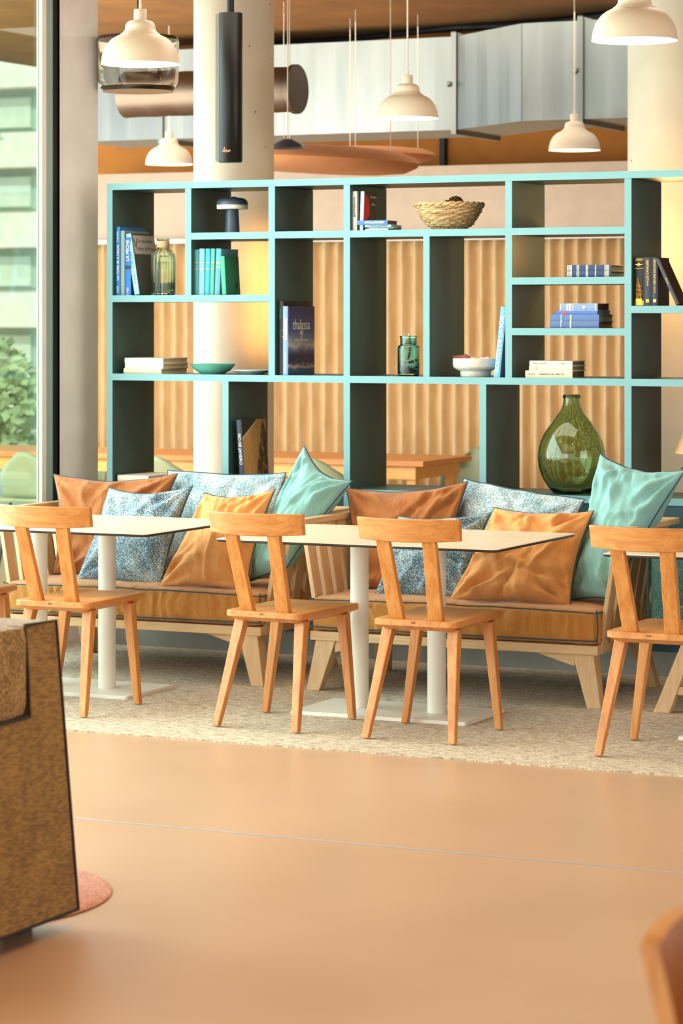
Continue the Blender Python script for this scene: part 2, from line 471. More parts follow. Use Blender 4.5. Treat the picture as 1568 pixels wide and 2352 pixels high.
# ------------------------------------------------------------------ setting
XL = -7.11
struct(MB().box(XL, 3.2, -4, 12.35, -.12, 0).build('floor', M_floor))
struct(MB().box(-11.25, 3.2, 12.35, 19.0, -.12, 0).build('floor_dining', M_floor))
for i, y in enumerate((7.765, 4.4)):
    struct(MB().box(XL + .01, 3.0, y - .009, y + .009, -.01, .0012).build('trim_%d' % (i+1), plain('joint_grey', '#a39a98', .6)))
struct(MB().box(-7.4, 3.2, -4, 12.35, 3.6, 3.75).box(-11.25, 3.2, 12.35, 19.0, 3.6, 3.75).build('ceiling', M_ceil))
struct(MB().box(-11.25, 3.2, 18.8, 19.0, 0, 3.6).build('wall_back', M_backw))
struct(MB().box(3.0, 3.2, -4, 18.8, 0, 3.6).build('wall_right', plain('dark_side_wall', '#6d5a48', .85)))
struct(MB().box(-10.75, 3.0, 18.16, 18.3, 0, 2.742).build('wall_partition', M_wall))
struct(MB().box(-10.62, -2.5, 18.02, 18.16, 2.20, 2.235).build('trim_3', M_white))
struct(MB().box(-8.03, -7.99, 18.74, 18.8, 0, 3.6).build('trim_4', M_black))
# left glazing: frames and panes
struct(MB().box(XL-.08, XL, 11.776, 12.154, 0, 3.6).build('wall_left', M_pier))
struct(MB().box(XL-.012, XL+.002, 11.776, 11.80, 0, 3.6).build('trim_5', M_white))
w = MB().box(XL-.035, XL-.004, 11.614, 11.655, 0, 3.6).build('window_1', M_white); struct(w)
MB().box(XL-.035, XL-.004, 11.655, 11.716, 0, 3.6).build('window_frame', M_alu, w)
MB().box(XL-.035, XL-.010, 11.716, 11.778, 0, 3.6).build('gasket', M_black, w)
MB().box(XL-.028, XL-.020, 8.40, 11.614, .06, 3.56).build('pane', M_pane, w)
MB().box(XL-.06, XL-.004, 8.30, 11.614, 0, .06).build('sill', M_white, w)
MB().box(XL-.10, XL-.004, 8.30, 8.40, .06, 3.6).build('mullion', M_alu, w)
for k in range(4):
    y1 = 8.3 - 3.1*k
    w = MB().box(XL-.10, XL-.004, y1-3.1, y1-3.0, 0, 3.6).build('window_%d' % (k+2), M_alu)
    struct(w); MB().box(XL-.06, XL-.05, y1-3.0, y1, .06, 3.56).build('pane', M_pane, w)
    MB().box(XL-.10, XL-.004, y1-3.0, y1, 0, .06).build('sill', M_white, w)
# columns
for i, (x, y) in enumerate(((-6.93, 13.316), (-4.412, 13.287))):
    o = MB().lathe([(.22, 0), (.22, 3.6)], (0, 0, 0), 64, cap=True).build('concrete_column', M_conc, None, True)
    o.location = (x, y, 0)
    tag(o, ('round pale concrete column behind the left end of the bookcase', 'round cream concrete column behind the right end of the bookcase')[i], 'column', 'concrete columns')
# carpet
o = MB().box(XL+.02, 2.6, 9.39, 11.95, 0, .006).build('carpet', M_carpet)
tag(o, 'flat woven beige carpet under the tables and sofas', 'carpet')
# curtain
def curtain():
    pts_f = []; n = 1100; x0, x1 = -10.6, -2.6
    rows = []
    for z in (0.02, .6, 1.2, 1.7, 2.1, 2.20):
        row = []
        for i in range(n+1):
            x = x0 + (x1-x0)*i/n
            ph = 2*PI*x/.1035 + .5*noise.noise(Vector((x*3, 0, z*.35)))
            row.append((x, 18.06 + .033*math.cos(ph) + .006*noise.noise(Vector((x*5, z, 3))), z))
        rows.append(row)
    return MB().rings(rows, False, False)
o = curtain().build('curtain', M_curt, None, True, angle=R(80))
mo = o.modifiers.new('thick', 'SOLIDIFY'); mo.thickness = .006; mo.offset = 1
tag(o, 'long sand coloured pleated curtain along the far wall', 'curtain')

# outside: building, trees, ground
struct(MB().box(-60, XL-.11, -10, 12.3, -.2, -.03).box(-60, -11.3, 12.3, 60, -.2, -.03).build('ground', M_pave))
b = thing('building', 'pale facade with balcony bands seen through the left window', 'building', (-17, 34, 0))
MB().box(-14, 9, 0, 8, -.1, 13).build('wall', M_facade, b)
for k in range(6):
    MB().box(-14, 9, -.5, 0, .35+1.15*k, .85+1.15*k).build('balcony', plain('balcony_cream', '#ece0ca', .8), b)
    MB().box(-14, 9, -.06, 0, .92+1.15*k, 1.42+1.15*k).build('window', plain('window_band', '#a9c4ae', .5), b)
    for q in range(15): MB().box(-10.8+q*1.25, -10.2+q*1.25, -.12, -.05, .95+1.15*k, 1.38+1.15*k).build('blind', plain('blind_pale', '#d5dcc6', .7), b)
for i, (x, y, r_, h, lb) in enumerate(((-16.9, 25.0, .9, 3.4, 'leafy pale green tree outside the left window'), (-13.75, 21.5, .55, .9, 'low leafy shrub outside the left window'))):
    t = thing('tree' if i == 0 else 'shrub', lb, 'tree' if i == 0 else 'shrub', (x, y, -.03), 0, 'greenery outside the window')
    MB().tube([(0,0,0),(.05,.02,h*.5),(0,0,h)], [.09,.07,.04], 8).build('trunk', M_trunk, t, True)
    m_ = MB(); random.seed(i)
    for k in range((2600, 900)[i]):
        d_ = Vector((random.gauss(0,1), random.gauss(0,1), random.gauss(0,1))).normalized() * r_ * random.uniform(.25,1)**.6
        d_.z *= 1.2
        p = Vector((0,0,h)) + d_*(1+.35*noise.noise(d_*2))
        a = Vector((random.gauss(0,1), random.gauss(0,1), random.gauss(0,1))).normalized()*.07; b_ = a.orthogonal().normalized()*.045
        m_._f(m_._v([p-a, p+b_, p+a, p-b_]))
    m_.build('foliage', M_leaf, t)

# ------------------------------------------------------------------ ductwork
d = thing('air_duct', 'rectangular galvanised steel air duct with an offset bend under the ceiling', 'duct', (-7.0, 16.6, 2.882))
H_ = .614; W_ = .74
def ductseg(path, name, ribs=True):
    # path: front-bottom polyline in XY (local), extruded back by W_ and up by H_
    m_ = MB()
    for (ax, ay), (bx, by) in zip(path, path[1:]):
        m_.hexa([(ax,ay,0),(bx,by,0),(bx,by+W_,0),(ax,ay+W_,0),(ax,ay,H_),(bx,by,H_),(bx,by+W_,H_),(ax,ay+W_,H_)])
    return m_
def cross_broken(a, b, n, name):
    # long face with shallow stiffening folds every panel
    m_ = MB(); rows0, rows1 = [], []
    fx = []
    for i in range(n+1):
        t = i/n; fx.append((a[0]+(b[0]-a[0])*t, a[1]+(b[1]-a[1])*t))
    nx, ny = (b[1]-a[1]), -(b[0]-a[0]); L = math.hypot(nx, ny); nx, ny = nx/L, ny/L
    front = []
    for i in range(n+1):
        off = .0045 if i % 2 else 0
        front.append((fx[i][0]+nx*off, fx[i][1]+ny*off))
    bot = [(x, y, 0) for x, y in front] + [(b[0], b[1]+W_, 0), (a[0], a[1]+W_, 0)]
    top = [(x, y, H_) for x, y in front] + [(b[0], b[1]+W_, H_), (a[0], a[1]+W_, H_)]
    m_.rings([bot, top]); return m_
cross_broken((-2.9, 0), (0, 0), 20, '').build('long_section', M_duct, d)
cross_broken((0.004, -.002), (.69, -.56), 6, '').build('offset_section', M_duct, d)
cross_broken((.694, -.56), (3.2, -.56), 18, '').build('front_section', M_duct, d)
for (x, y, ang) in ((0, 0, 0), (1.09, -.56, 0), (-2.2, 0, 0)):
    m_ = MB()
    m_.box(x-.018, x+.018, y-.025, y, -.03, H_+.03).box(x-.018, x+.018, y-.02, y+W_+.02, -.03, 0).box(x-.018, x+.018, y-.02, y+W_+.02, H_, H_+.03)
    m_.build('flange', metalm('flange_steel', '#8d918e', .4) if 'flange_steel' not in MATS else MATS['flange_steel'], d)
for (x, y) in ((.0, -.03), (1.09, -.59)):
    MB().ball((x-.03, y, .30), .02, 8, 6).build('bolt', M_duct, d, True)
# round duct crossing behind the left column, with end cap
d2 = thing('round_duct', 'round spiral air duct passing behind the left column', 'duct', (-8.0, 14.0, 2.95))
m_ = MB(); pr = []
for i in range(15): pr += [(.128, i*.1), (.132, i*.1+.05)]
a_ = Vector((0,0,0)); m_.tube([(x*.1, 0, 0) for x in range(0, 12)], [.128 if i%2 else .131 for i in range(12)], 28)
m_.build('pipe', M_ductd, d2, True)
MB().tube([(1.1,0,0),(1.125,0,0)], .142, 28).build('end_cap', M_ductd, d2, True)
# drum lamp behind the left pendant
d3 = thing('drum_lamp', 'hanging smoked glass drum lamp with dark rim behind the left pendant', 'lamp', (-6.93, 12.25, 2.807))
MB().lathe([(.19,.02),(.205,.05),(.21,.12),(.21,.26),(.205,.26),(.205,.12),(.2,.055),(.185,.026)], seg=48).build('drum', M_smoke, d3, True)
MB().lathe([(.0,.0),(.185,.0),(.195,.012),(.19,.024),(.12,.02),(0,.02)], seg=48).build('rim', metalm('dark_nickel', '#6d675e', .25), d3, True)
MB().lathe([(0,.262),(.21,.262),(.205,.28),(.05,.285),(0,.285)], seg=48).build('top_plate', MATS['dark_nickel'], d3, True)
MB().tube([(0,0,.28),(0,0,.793)], .004, 8).build('cord', M_black, d3)
# black cable run on the ceiling
cb = MB().tube([(-9.2+.42*i, 17.4-.115*i*1.0+.03*math.sin(i*2.2), 3.575+.008*math.sin(i*1.7)) for i in range(14)], .022, 8).build('cable', M_black, None, True)
tag(cb, 'black cable run fixed along the brown ceiling', 'cable')

# ------------------------------------------------------------------ pendants
def make_pendant():
    t = thing('pendant_lamp', '', 'lamp', (0,0,0), 0, 'cream dome pendant lamps')
    k = .16/183
    prof = [(183,0),(180,14),(176,42),(168,66),(156,88),(140,108),(122,122),(100,133),(92,136),(90,141),(83,144),(77,151),(72,158),(70,166),(69,178),(66,186),(60,194),(52,199),(40,202),(29,204)]
    outer = [(r*k, z*k) for r, z in prof]
    inner = [((r-4)*k, z*k - .003) for r, z in prof[1:]][::-1]
    MB().lathe(outer, seg=64).build('shade', M_pendant, t, True, angle=R(60))
    MB().lathe([(outer[0][0], 0)] + [(max(.001, (r-3)*k), (z)*k+.0005) for r, z in prof[:-6]] + [(.001, .16)], seg=64).build('shade_lining', M_pend_in, t, True, angle=R(60))
    MB().lathe([(0,.176),(.0265,.176),(.0265,.218),(.024,.222),(0,.222)], seg=32).build('socket_cap', M_pendant, t, True)
    cap = MB().lathe([(.006,.22),(.006,.245),(.003,.25)], seg=12).build('cord_grip', M_white, t, True)
    m_ = MB(); L = 3.6-2.67
    m_.tube([(.0022*math.cos(z*260), .0022*math.sin(z*260), z) for z in [.24+(L-.24)*i/160 for i in range(161)]], .0030, 6)
    m_.tube([(-.0022*math.cos(z*260), -.0022*math.sin(z*260), z) for z in [.24+(L-.24)*i/160 for i in range(161)]], .0030, 6)
    m_.build('cord', M_cord, t, True)
    m2 = MB().ball((0,0,.075), .042, 20, 12); m2.build('bulb', M_bulb, t, True)
    MB().lathe([(0,.105),(.018,.105),(.018,.15),(0,.15)], seg=16).build('bulb_socket', M_white, t, True)
    return t
pend = make_pendant()
PEND = [(-5.442, 9.64, 'cream dome pendant lamp hanging at upper left over the left table'),
        (-5.684, 12.853, 'cream dome pendant lamp hanging in front of the steel duct, middle of picture'),
        (-3.328, 9.597, 'largest cream dome pendant lamp, cut off by the top right of the picture'),
        (-8.847, 16.061, 'small far cream pendant lamp just left of the concrete column'),
        (-5.852, 15.759, 'small far cream pendant lamp below the duct on the right')]
for i, (x, y, lb) in enumerate(PEND):
    if i == 0: o = pend; o.location = (x, y, 2.67); o['label'] = lb
    else: o = dup(pend, (x, y, 2.67), i*.7, lb)
    point('pendant_light', (x, y, 2.67+.022), (12, 8, 12, 2.5, 2.5)[i], (1.0, .80, .55), .035)
# dark pendant and felt canopy discs
t = thing('dark_pendant', 'small dark dish pendant far behind the left column', 'lamp', (-6.84, 13.80, 2.6))
MB().lathe([(.0,.05),(.04,.05),(.09,.02),(.1,0),(.095,0),(.05,.03),(0,.035)], seg=28).build('shade', M_lampb, t, True)
MB().tube([(0,0,.05),(0,0,.98)], .003, 6).build('cord', M_cord, t)
for i, (x, y, z, rx, rz_, tl, lb) in enumerate(((-7.16, 14.9, 2.60, .60, .080, R(-3), 'large terracotta felt ceiling disc hanging right of the left column'), (-7.30, 15.98, 2.69, .40, .050, R(-1), 'smaller terracotta felt disc above and behind the large one'))):
    t = thing('felt_disc', lb, 'ceiling panel', (x, y, z), 0, 'hanging felt discs')
    o = MB().lathe([(.001,-rz_),(rx*.6,-rz_*.95),(rx*.85,-rz_*.75),(rx*.97,-rz_*.3),(rx,0.0),(rx*.96,rz_*.4),(rx*.8,rz_*.8),(rx*.5,rz_),(.001,rz_)], seg=64).build('disc', M_felt, t, True)
    o.rotation_euler = (0, -tl, 0)
    for a in (.5, 2.6, 4.7): MB().tube([(.7*rx*math.cos(a), .7*rx*math.sin(a), 0), (.7*rx*math.cos(a), .7*rx*math.sin(a), 3.595-z)], .0025, 6).build('wire', M_cord, t)
# black tube pendant
t = thing('tube_pendant', 'matt black cylindrical pendant in front of the left concrete column', 'lamp', (-5.789, 11.09, 2.357))
MB().lathe([(0,0),(.052,0),(.055,.004),(.055,.678),(.052,.682),(0,.682)], seg=48).build('body', M_blackm, t, True)
m_ = MB().box(-.058, -.034, -.042, -.022, .004, .676); m_.build('side_rail', plain('rail_grey', '#5a564e', .35), t, bevel=.003)
MB().lathe([(0,.68),(.017,.68),(.017,1.243),(0,1.243)], seg=20).build('stem', M_blackm, t, True)
lg = [(-.018,.048),(-.011,.049),(-.005,.068),(-.008,.044),(-.002,.050),(.004,.060),(.003,.047),(.008,.052),(.013,.049),(.018,.055),(.022,.050),(.012,.045),(-.001,.044)]
MB().tube([(x*1.0+.004, -math.sqrt(.0556**2-(x+.004)**2), z) for x, z in lg], .0013, 6).build('script_logo', plain('rose_gold', '#e2b184', .4), t)

# ------------------------------------------------------------------ bookcase
Y0, Y1 = 11.92, 12.35
bc = thing('bookcase', 'long open teal bookcase dividing the room behind the sofas', 'bookcase', (-6.922, Y0, 0))
def bpart(name, x0, x1, z0, z1, y0=Y0, y1=Y1, mat=None, bev=.0015):
    if mat is None:
        o = MB().box(x0+6.922, x1+6.922, y0-Y0+.003, y1-Y0, z0, z1).build(name, M_panel, bc, bevel=bev)
        MB().box(x0+6.922, x1+6.922, y0-Y0, y0-Y0+.003, z0, z1).build('front_edge', M_teal, o, label='pale teal front edge')
        return o
    return MB().box(x0+6.922, x1+6.922, y0-Y0, y1-Y0, z0, z1).build(name, mat or M_teal, bc, bevel=bev)
T = .033
XR = -3.45
for x0, x1, z0, z1 in ((-6.922,-6.890,.12,2.32),(-6.475,-6.442,1.758,2.286),(-6.267,-6.234,.822,1.333),(-6.013,-5.979,1.366,2.286),(-5.608,-5.575,.12,2.286),
                       (-5.190,-5.158,1.366,2.033),(-4.901,-4.868,.822,1.333),(-4.771,-4.738,1.366,2.286),(-4.182,-4.149,.12,2.286),(-3.46,-3.43,.12,2.286)):
    bpart('upright', x0, x1, z0, z1)
for x0, x1, zt in ((-6.890,-5.575,2.32),(-5.575,-4.150,2.32),(-4.150,-3.43,2.32),(-6.442,-6.013,2.066),(-5.979,-5.608,2.066),(-5.575,-4.771,2.066),(-4.738,-4.182,2.066),(-6.890,-6.013,1.758),
                   (-6.890,-5.608,1.366),(-5.575,-4.182,1.366),(-4.149,-3.46,1.366),(-4.149,-3.46,1.701),(-4.738,-4.182,1.835),(-4.738,-4.182,1.598),
                   (-6.890,-5.608,.822),(-5.575,-4.182,.822),(-4.149,-3.46,.822)):
    bpart('shelf_board', x0, x1, zt-T, zt)
for x0, x1 in ((-6.890,-5.608),(-5.575,-4.182),(-4.149,-3.46)):
    bpart('base_panel', x0, x1, .12, .788, Y0+.012, Y0+.03, plain('deep_teal_panel', '#23484f', .4, var=.03))
bpart('plinth', -6.90, -3.44, 0, .12, Y0+.02, Y1-.02, M_plinth)

# ------------------------------------------------------------------ books
BG = {}
def book(name_label, x, y, z, w, dpt, h, cover, pages=None, group=None, lean=0, lie=False, bands=(), band_mat=None, rz=0, spine=None, boards=None, title=None, titles=(), rounded=True):
    """upright: x is the spine's left edge; lean tilts about the bottom left. lying: x is the left end, z the underside, spine to the front"""
    if lie:
        # local height axis -> +X world, local thickness -> vertical
        t = thing('book', name_label, 'book', (x, y, z + w/2), 0, group)
        t.rotation_euler = Euler((0, R(90), 0)).to_matrix().to_euler() if not rz else (Matrix.Rotation(rz, 3, 'Z') @ Matrix.Rotation(R(90), 3, 'Y')).to_euler()
        ox = 0
    else:
        t = thing('book', name_label, 'book', (x, y, z), 0, group)
        t.rotation_euler = (Matrix.Rotation(rz, 3, 'Z') @ Matrix.Rotation(lean, 3, 'Y')).to_euler()
        ox = w/2
    a, b = ox - w/2, ox + w/2
    ct = min(.0028, w*.16)
    cm = plain('cover_' + cover, cover, .5, var=.05)
    m_ = MB().box(a, a+ct, .004, dpt, 0, h).box(b-ct, b, .004, dpt, 0, h)
    # slightly rounded spine
    arc = [(a, .006)] + [(ox - w/2*math.cos(PI*k/8), .006 - .004*math.sin(PI*k/8)) for k in range(1, 8)] + [(b, .006)]
    back = [(p[0] if 0 < i < 8 else p[0], p[1]+.003) for i, p in enumerate(arc)][::-1]
    m_.prism(arc + back, 'Z', 0, h)
    m_.build('cover', cm, t)
    MB().box(a+ct, b-ct, .008, dpt-.004, .004, h-.004).build('pages', pages or M_page, t)
    if spine:
        MB().prism([(q[0], q[1]-.0006) for q in arc] + [(q[0], q[1]-.0002) for q in arc][::-1], 'Z', .001, h-.001).build('spine', plain('spine_' + spine, spine, .5, var=.04), t)
    for z0, z1 in bands:
        MB().prism([(q[0], q[1]-.0012) for q in arc] + [(q[0], q[1]-.0003) for q in arc][::-1], 'Z', z0, z1).build('spine_band', band_mat or M_gold, t)
    for s_, size, zc, mt, mode in titles:
        # mode: up (reads upwards), down (reads downwards), lying (book lies: reads left to right), across
        org = (ox, .0005, zc)
        rt, up = {'up': ((0,0,1), (-1,0,0)), 'down': ((0,0,-1), (1,0,0)), 'across': ((1,0,0), (0,0,1))}[mode]
        text(s_, size, t, org, rt, up, mt)
    t['w'] = w
    del t['w']
    return t
YB = 11.945
G1 = 'books standing beside the ribbed bottle'
book('tall bright blue book, leftmost on the upper left shelf', -6.886, YB, 1.758, .024, .26, .345, '#1272b4', None, G1, titles=[('Les Voiles de la Liberté', .019, .165, M_whiteink, 'up'), ('THALASSA', .012, .295, M_whiteink, 'up'), ('OUEST', .012, .03, M_whiteink, 'up')])
book('grey teal book with plain spine, between two blue books', -6.858, YB, 1.758, .022, .25, .325, '#7f9a9c', None, G1)
b3 = book('royal blue book with a dark band across its lower spine', -6.832, YB-.002, 1.758, .034, .20, .292, '#1a6cc0', None, G1, bands=[(.132,.150)], band_mat=M_navyink, titles=[('LA PÊCHE', .024, .225, M_whiteink, 'up'), ('À PIED', .014, .02, M_whiteink, 'up')])
b4 = book('leaning pale blue sailing book with grey ship cover beside the ribbed bottle', -6.779, YB, 1.7595, .030, .235, .31, '#3b4440', None, G1, lean=R(-9.2), spine='#9ccfe0', titles=[('VOILIERS', .022, .175, M_darkink, 'up'), ('du monde', .011, .08, M_darkink, 'up')])
# its cover: pale title panel on the right hand board
MB().box(.0302,.0306,.012,.228,.205,.300).build('title_panel', plain('cover_mist', '#b4b3a6', .6), b4)
text('V', .075, b4, (.0309,.035,.255), (0,1,0), (0,0,1), M_darkink); text('Les plus beaux', .026, b4, (.0309,.135,.272), (0,1,0), (0,0,1), M_darkink); text('oiliers du Monde', .028, b4, (.0309,.14,.232), (0,1,0), (0,0,1), M_darkink)
m_ = MB().box(.0302,.0307,.13,.19,.06,.066).tube([(.0306,.16,.06),(.0306,.16,.185)], .0012, 6).tube([(.0306,.13,.165),(.0306,.19,.165)], .001, 6).tube([(.0306,.125,.13),(.0306,.195,.13)], .001, 6)
m_.build('ship_picture', plain('ship_brown', '#6a5236', .7), b4)
# ribbed bottle
t = thing('glass_bottle', 'pale green ribbed glass bottle with twine around its neck', 'bottle', (-6.66, 12.03, 1.758))
MB().lathe([(.0,.0),(.054,.0),(.060,.006),(.061,.02),(.061,.185),(.058,.205),(.048,.222),(.034,.232),(.029,.238),(.029,.275),(.033,.279),(.033,.284),(.026,.284),(.025,.24),(.030,.228),(.052,.205),(.057,.185),(.057,.022),(.05,.012),(0,.012)], seg=144, ribs=18, rib=.022).build('body', M_ribb, t, True)
MB().lathe([(.0305,.24),(.0315,.242),(.0315,.270),(.0305,.272)], seg=32).build('twine_wrap', M_cork, t, True)
# mushroom lamp
t = thing('table_lamp', 'slate blue mushroom table lamp with pale band on the top left shelf', 'lamp', (-6.285, 12.06, 2.066))
MB().lathe([(0,0),(.0375,0),(.037,.004),(.031,.13),(0,.13)], seg=40).build('stem', M_lampb, t, True)
MB().lathe([(.02,.120),(.076,.120),(.0775,.123),(.0775,.14),(.03,.141)], seg=48).build('diffuser', M_lampw, t, True)
MB().lathe([(.03,.14),(.078,.14),(.079,.146),(.077,.156),(.068,.168),(.052,.175),(.03,.177),(0,.177)], seg=48).build('shade', M_lampb, t, True)
MB().lathe([(0,.176),(.022,.176),(.022,.181),(0,.182)], seg=24).build('switch', M_blackm, t, True)
# teal row
G2 = 'teal cloth-bound books below the mushroom lamp'
for i, (x, w_, c, hh, lb) in enumerate(((-6.441,.026,'#3f7f88',.226,'muted dark teal cloth book, leftmost of the teal row'), (-6.413,.029,'#6fb0b4',.230,'pale grey teal cloth book, second from left in the teal row'), (-6.380,.025,'#2a9fb4',.230,'vivid turquoise cloth book in the middle of the teal row'), (-6.352,.021,'#4aa394',.230,'slim sea green cloth book, fourth of the teal row'), (-6.326,.028,'#4f98a6',.230,'blue teal cloth book with dark side beside the leaning green book'))):
    book(lb, x, YB, 1.758, w_, .185, hh, c, M_page, G2, bands=[(.128,.130),(.160,.162)] if i != 4 else [(.135,.139),(.155,.158),(.162,.164)], lean=R(.6*i))
bk = book('leaning emerald green book with a dark plant emblem, right end of the teal row', -6.284, YB, 1.7595, .024, .155, .190, '#0f7a5c', M_page, G2, lean=R(-3.5), spine='#43b58c')
m_ = MB()
for k in range(7):
    a = k*.9; m_.ball((.0245, .118+.012*math.cos(a), .045+.014*math.sin(a)), .006, 8, 6, (.06,1,1))
m_.tube([(.0245,.118,.02),(.0245,.116,.045)], .0012, 6); m_.build('plant_emblem', plain('emblem_dark', '#0a3a34', .6), bk, True)
# cream stack
G3 = 'cream books stacked on the left shelf'
for i, (dx, c, lb) in enumerate(((0,'#e6d9b4','cream book at the bottom of the left shelf stack'), (.008,'#efe6cc','cream book in the middle of the left shelf stack'), (.006,'#f1e9d2','cream book on top of the left shelf stack'))):
    book(lb, -6.846+dx, YB+.01, 1.366+.0262*i, .026, .27, .218, c, M_page, G3, lie=True, rz=R(-1+.8*i))
# bowl and plate
t = tag(MB().lathe([(0,.003),(.055,.003),(.058,.0),(.062,.003),(.09,.018),(.115,.05),(.117,.051),(.112,.051),(.088,.022),(.058,.008),(0,.008)], seg=56).build('bowl', M_mint, None, True), 'shallow turquoise glazed bowl on the left shelf', 'bowl'); t.location = (-6.395, 12.06, 1.366)
t = tag(MB().lathe([(0,.002),(.05,.002),(.053,0),(.058,.003),(.09,.014),(.107,.021),(.107,.023),(.088,.018),(.055,.007),(0,.006)], seg=56).build('plate', M_plate, None, True), 'pale grey plate beside the turquoise bowl', 'plate'); t.location = (-6.162, 12.04, 1.366)
# thalassa pair
G4 = 'tall books in the narrow left compartment'
book('tall black book with green lettering standing behind the blue sea book', -5.977, YB, 1.366, .030, .31, .362, '#15130f', M_page, G4, titles=[('abîme', .02, .30, M_greenink, 'up'), ('ocean atlas', .009, .2, M_greenink, 'up')])
tb = book('navy sea book with pale lettering and waves on its cover', -5.945, YB-.008, 1.366, .028, .30, .337, '#2b2f5e', M_page, G4, spine='#7d98cc', titles=[('thalassa', .034, .225, M_whiteink, 'up'), ('La Mer et les hommes', .011, .06, M_whiteink, 'up')])
wx = .0290
msea, nt, b_ = newmat('sea_cover_print')
sx2 = node(nt, 'ShaderNodeSeparateXYZ'); v_ = coords(nt, (1, 1, 1/.337)); nt.links.new(v_, sx2.inputs[0])
nz = node(nt, 'ShaderNodeTexNoise', Scale=16.0, Detail=5.0, Distortion=.8); nt.links.new(coords(nt, (1, 1, 2.2)), nz.inputs[0])
ma = node(nt, 'ShaderNodeMath', operation='MULTIPLY_ADD'); ma.inputs[1].default_value = .16; nt.links.new(nz.outputs[0], ma.inputs[0]); nt.links.new(sx2.outputs[2], ma.inputs[2])
nt.links.new(ramp(nt, ma.outputs[0], [(.0, lin('#16365a')), (.17, lin('#1d5577')), (.205, lin('#b7a79c')), (.25, lin('#2c2c50')), (.36, lin('#1e2244')), (.43, lin('#4c587a')), (.47, lin('#8b8f9c')), (.51, lin('#b8b0a4')), (.60, lin('#747c98')), (.72, lin('#3f5484')), (1, lin('#322f5c'))]), b_.inputs['Base Color'])
b_.inputs['Roughness'].default_value = .45
MB().box(.0282, wx, .004, .296, .002, .335).build('sea_picture', msea, tb)
m_ = MB().box(wx, wx+.0004, .12, .19, .107, .111)
for yy, hh in ((.135,.04),(.155,.055),(.175,.045)): m_.tube([(wx+.0003,yy,.11),(wx+.0003,yy,.11+hh)], .0006, 5)
m_.build('ship_picture', plain('ship_rust', '#6b3f33', .6), tb)
text('thalassa', .072, tb, (wx+.0004,.15,.245), (0,1,0), (0,0,1), M_silver, xs=.86)
text('40', .04, tb, (wx+.0004,.15,.205), (0,1,0), (0,0,1), M_silver); text('ans', .018, tb, (wx+.0004,.15,.184), (0,1,0), (0,0,1), M_silver)
text('La Mer et les hommes', .016, tb, (wx+.0004,.15,.172), (0,1,0), (0,0,1), M_silver)
# bottom left
book('pale book lying flat on the bottom left shelf', -6.88, YB+.005, .822, .034, .30, .19, '#e9e0cc', M_pagec, None, lie=True, rz=R(-6))
rb = book('leaning atlas with an aerial beach photograph on its cover', -6.183, YB, .824, .026, .27, .32, '#1b2440', M_page, None, lean=R(-4), titles=[('RIO DE JANEIRO', .021, .175, M_whiteink, 'down')])
MB().box(.0262,.0266,.006,.266,.004,.316).build('beach_picture', plain('sand_photo', '#c09252', .55, var=.12, scale=20), rb)
MB().prism([(.006,.23),(.006,.316),(.17,.316)], 'X', .0267, .0269).build('sea_picture', plain('photo_dark', '#1a1c14', .5), rb)
MB().prism([(.006,.218),(.006,.231),(.17,.316),(.182,.316)], 'X', .0270, .0272).build('surf_picture', plain('surf', '#d8c39a', .6), rb)
mcity, nt, b_ = newmat('city_photo')
vo = node(nt, 'ShaderNodeTexVoronoi', Scale=75.0, distance='CHEBYCHEV'); nt.links.new(coords(nt, (1, 1, .5)), vo.inputs[0])
nt.links.new(ramp(nt, vo.outputs[1], [(.3, lin('#22180a')), (.62, lin('#4a3216')), (.8, lin('#9a7840'))]), b_.inputs['Base Color'])
MB().prism([(.12,.004),(.266,.004),(.266,.24),(.235,.316),(.225,.316),(.20,.22)], 'X', .0267, .0270).build('city_picture', mcity, rb)
# top middle
G5 = 'books in the top middle compartment'
book('white paperback standing at the left end of the top middle shelf', -5.573, YB, 2.066, .022, .13, .19, '#eceee6', M_pagec, G5, titles=[('BAMMBAWA', .017, .115, M_darkink, 'up')])
book('thin black book squeezed behind the white paperback', -5.549, YB+.02, 2.066, .010, .12, .185, '#15140f', M_page, G5)
wb = book('pale blue spined book with a red sun on its brown cover', -5.537, YB, 2.066, .020, .145, .19, '#3a281a', M_page, G5, lean=R(2.0), spine='#a9cfd2')
MB().prism([(max(.004, .006+.062*math.cos(a)), .105+.07*math.sin(a)) for a in [-PI/2+PI*k/24 for k in range(25)]], 'X', .0203, .0207).build('red_sun', M_redink, wb)
text('Les Contes', .016, wb, (.021,.105,.165), (0,1,0), (0,0,1), M_silver); text('Barbe', .016, wb, (.021,.11,.13), (0,1,0), (0,0,1), M_silver)
MB().prism([(.004,.03),(.004,.05),(.012,.046),(.02,.056),(.03,.048),(.042,.058),(.052,.05),(.06,.052),(.06,.03)], 'X', .0209, .0212).build('skyline', plain('skyline_dark', '#1c120b', .6), wb)
G6 = 'thin books lying in front on the top middle shelf'
book('white thin book at the bottom of the small pile on the top shelf', -5.502, YB-.008, 2.066, .008, .19, .115, '#eceae2', M_page, G6, lie=True, rz=R(6))
book('sky blue thin book, second from the bottom of the small pile', -5.488, YB+.004, 2.074, .007, .17, .12, '#86c6de', M_page, G6, lie=True, rz=R(9))
book('pale green thin book, second from the top of the small pile', -5.508, YB-.002, 2.081, .012, .16, .135, '#b7d6d2', M_page, G6, lie=True, rz=R(4), titles=[('Contes des sages du Nord', .0085, .07, M_darkink, 'up')])
book('blue poetry paperback on top of the small pile of the top shelf', -5.545, YB-.012, 2.093, .021, .14, .158, '#4a74b8', plain('brown_pages', '#6b4524', .9), G6, lie=True, rz=R(3), titles=[('APOLLINAIRE', .0165, .09, M_whiteink, 'up')])
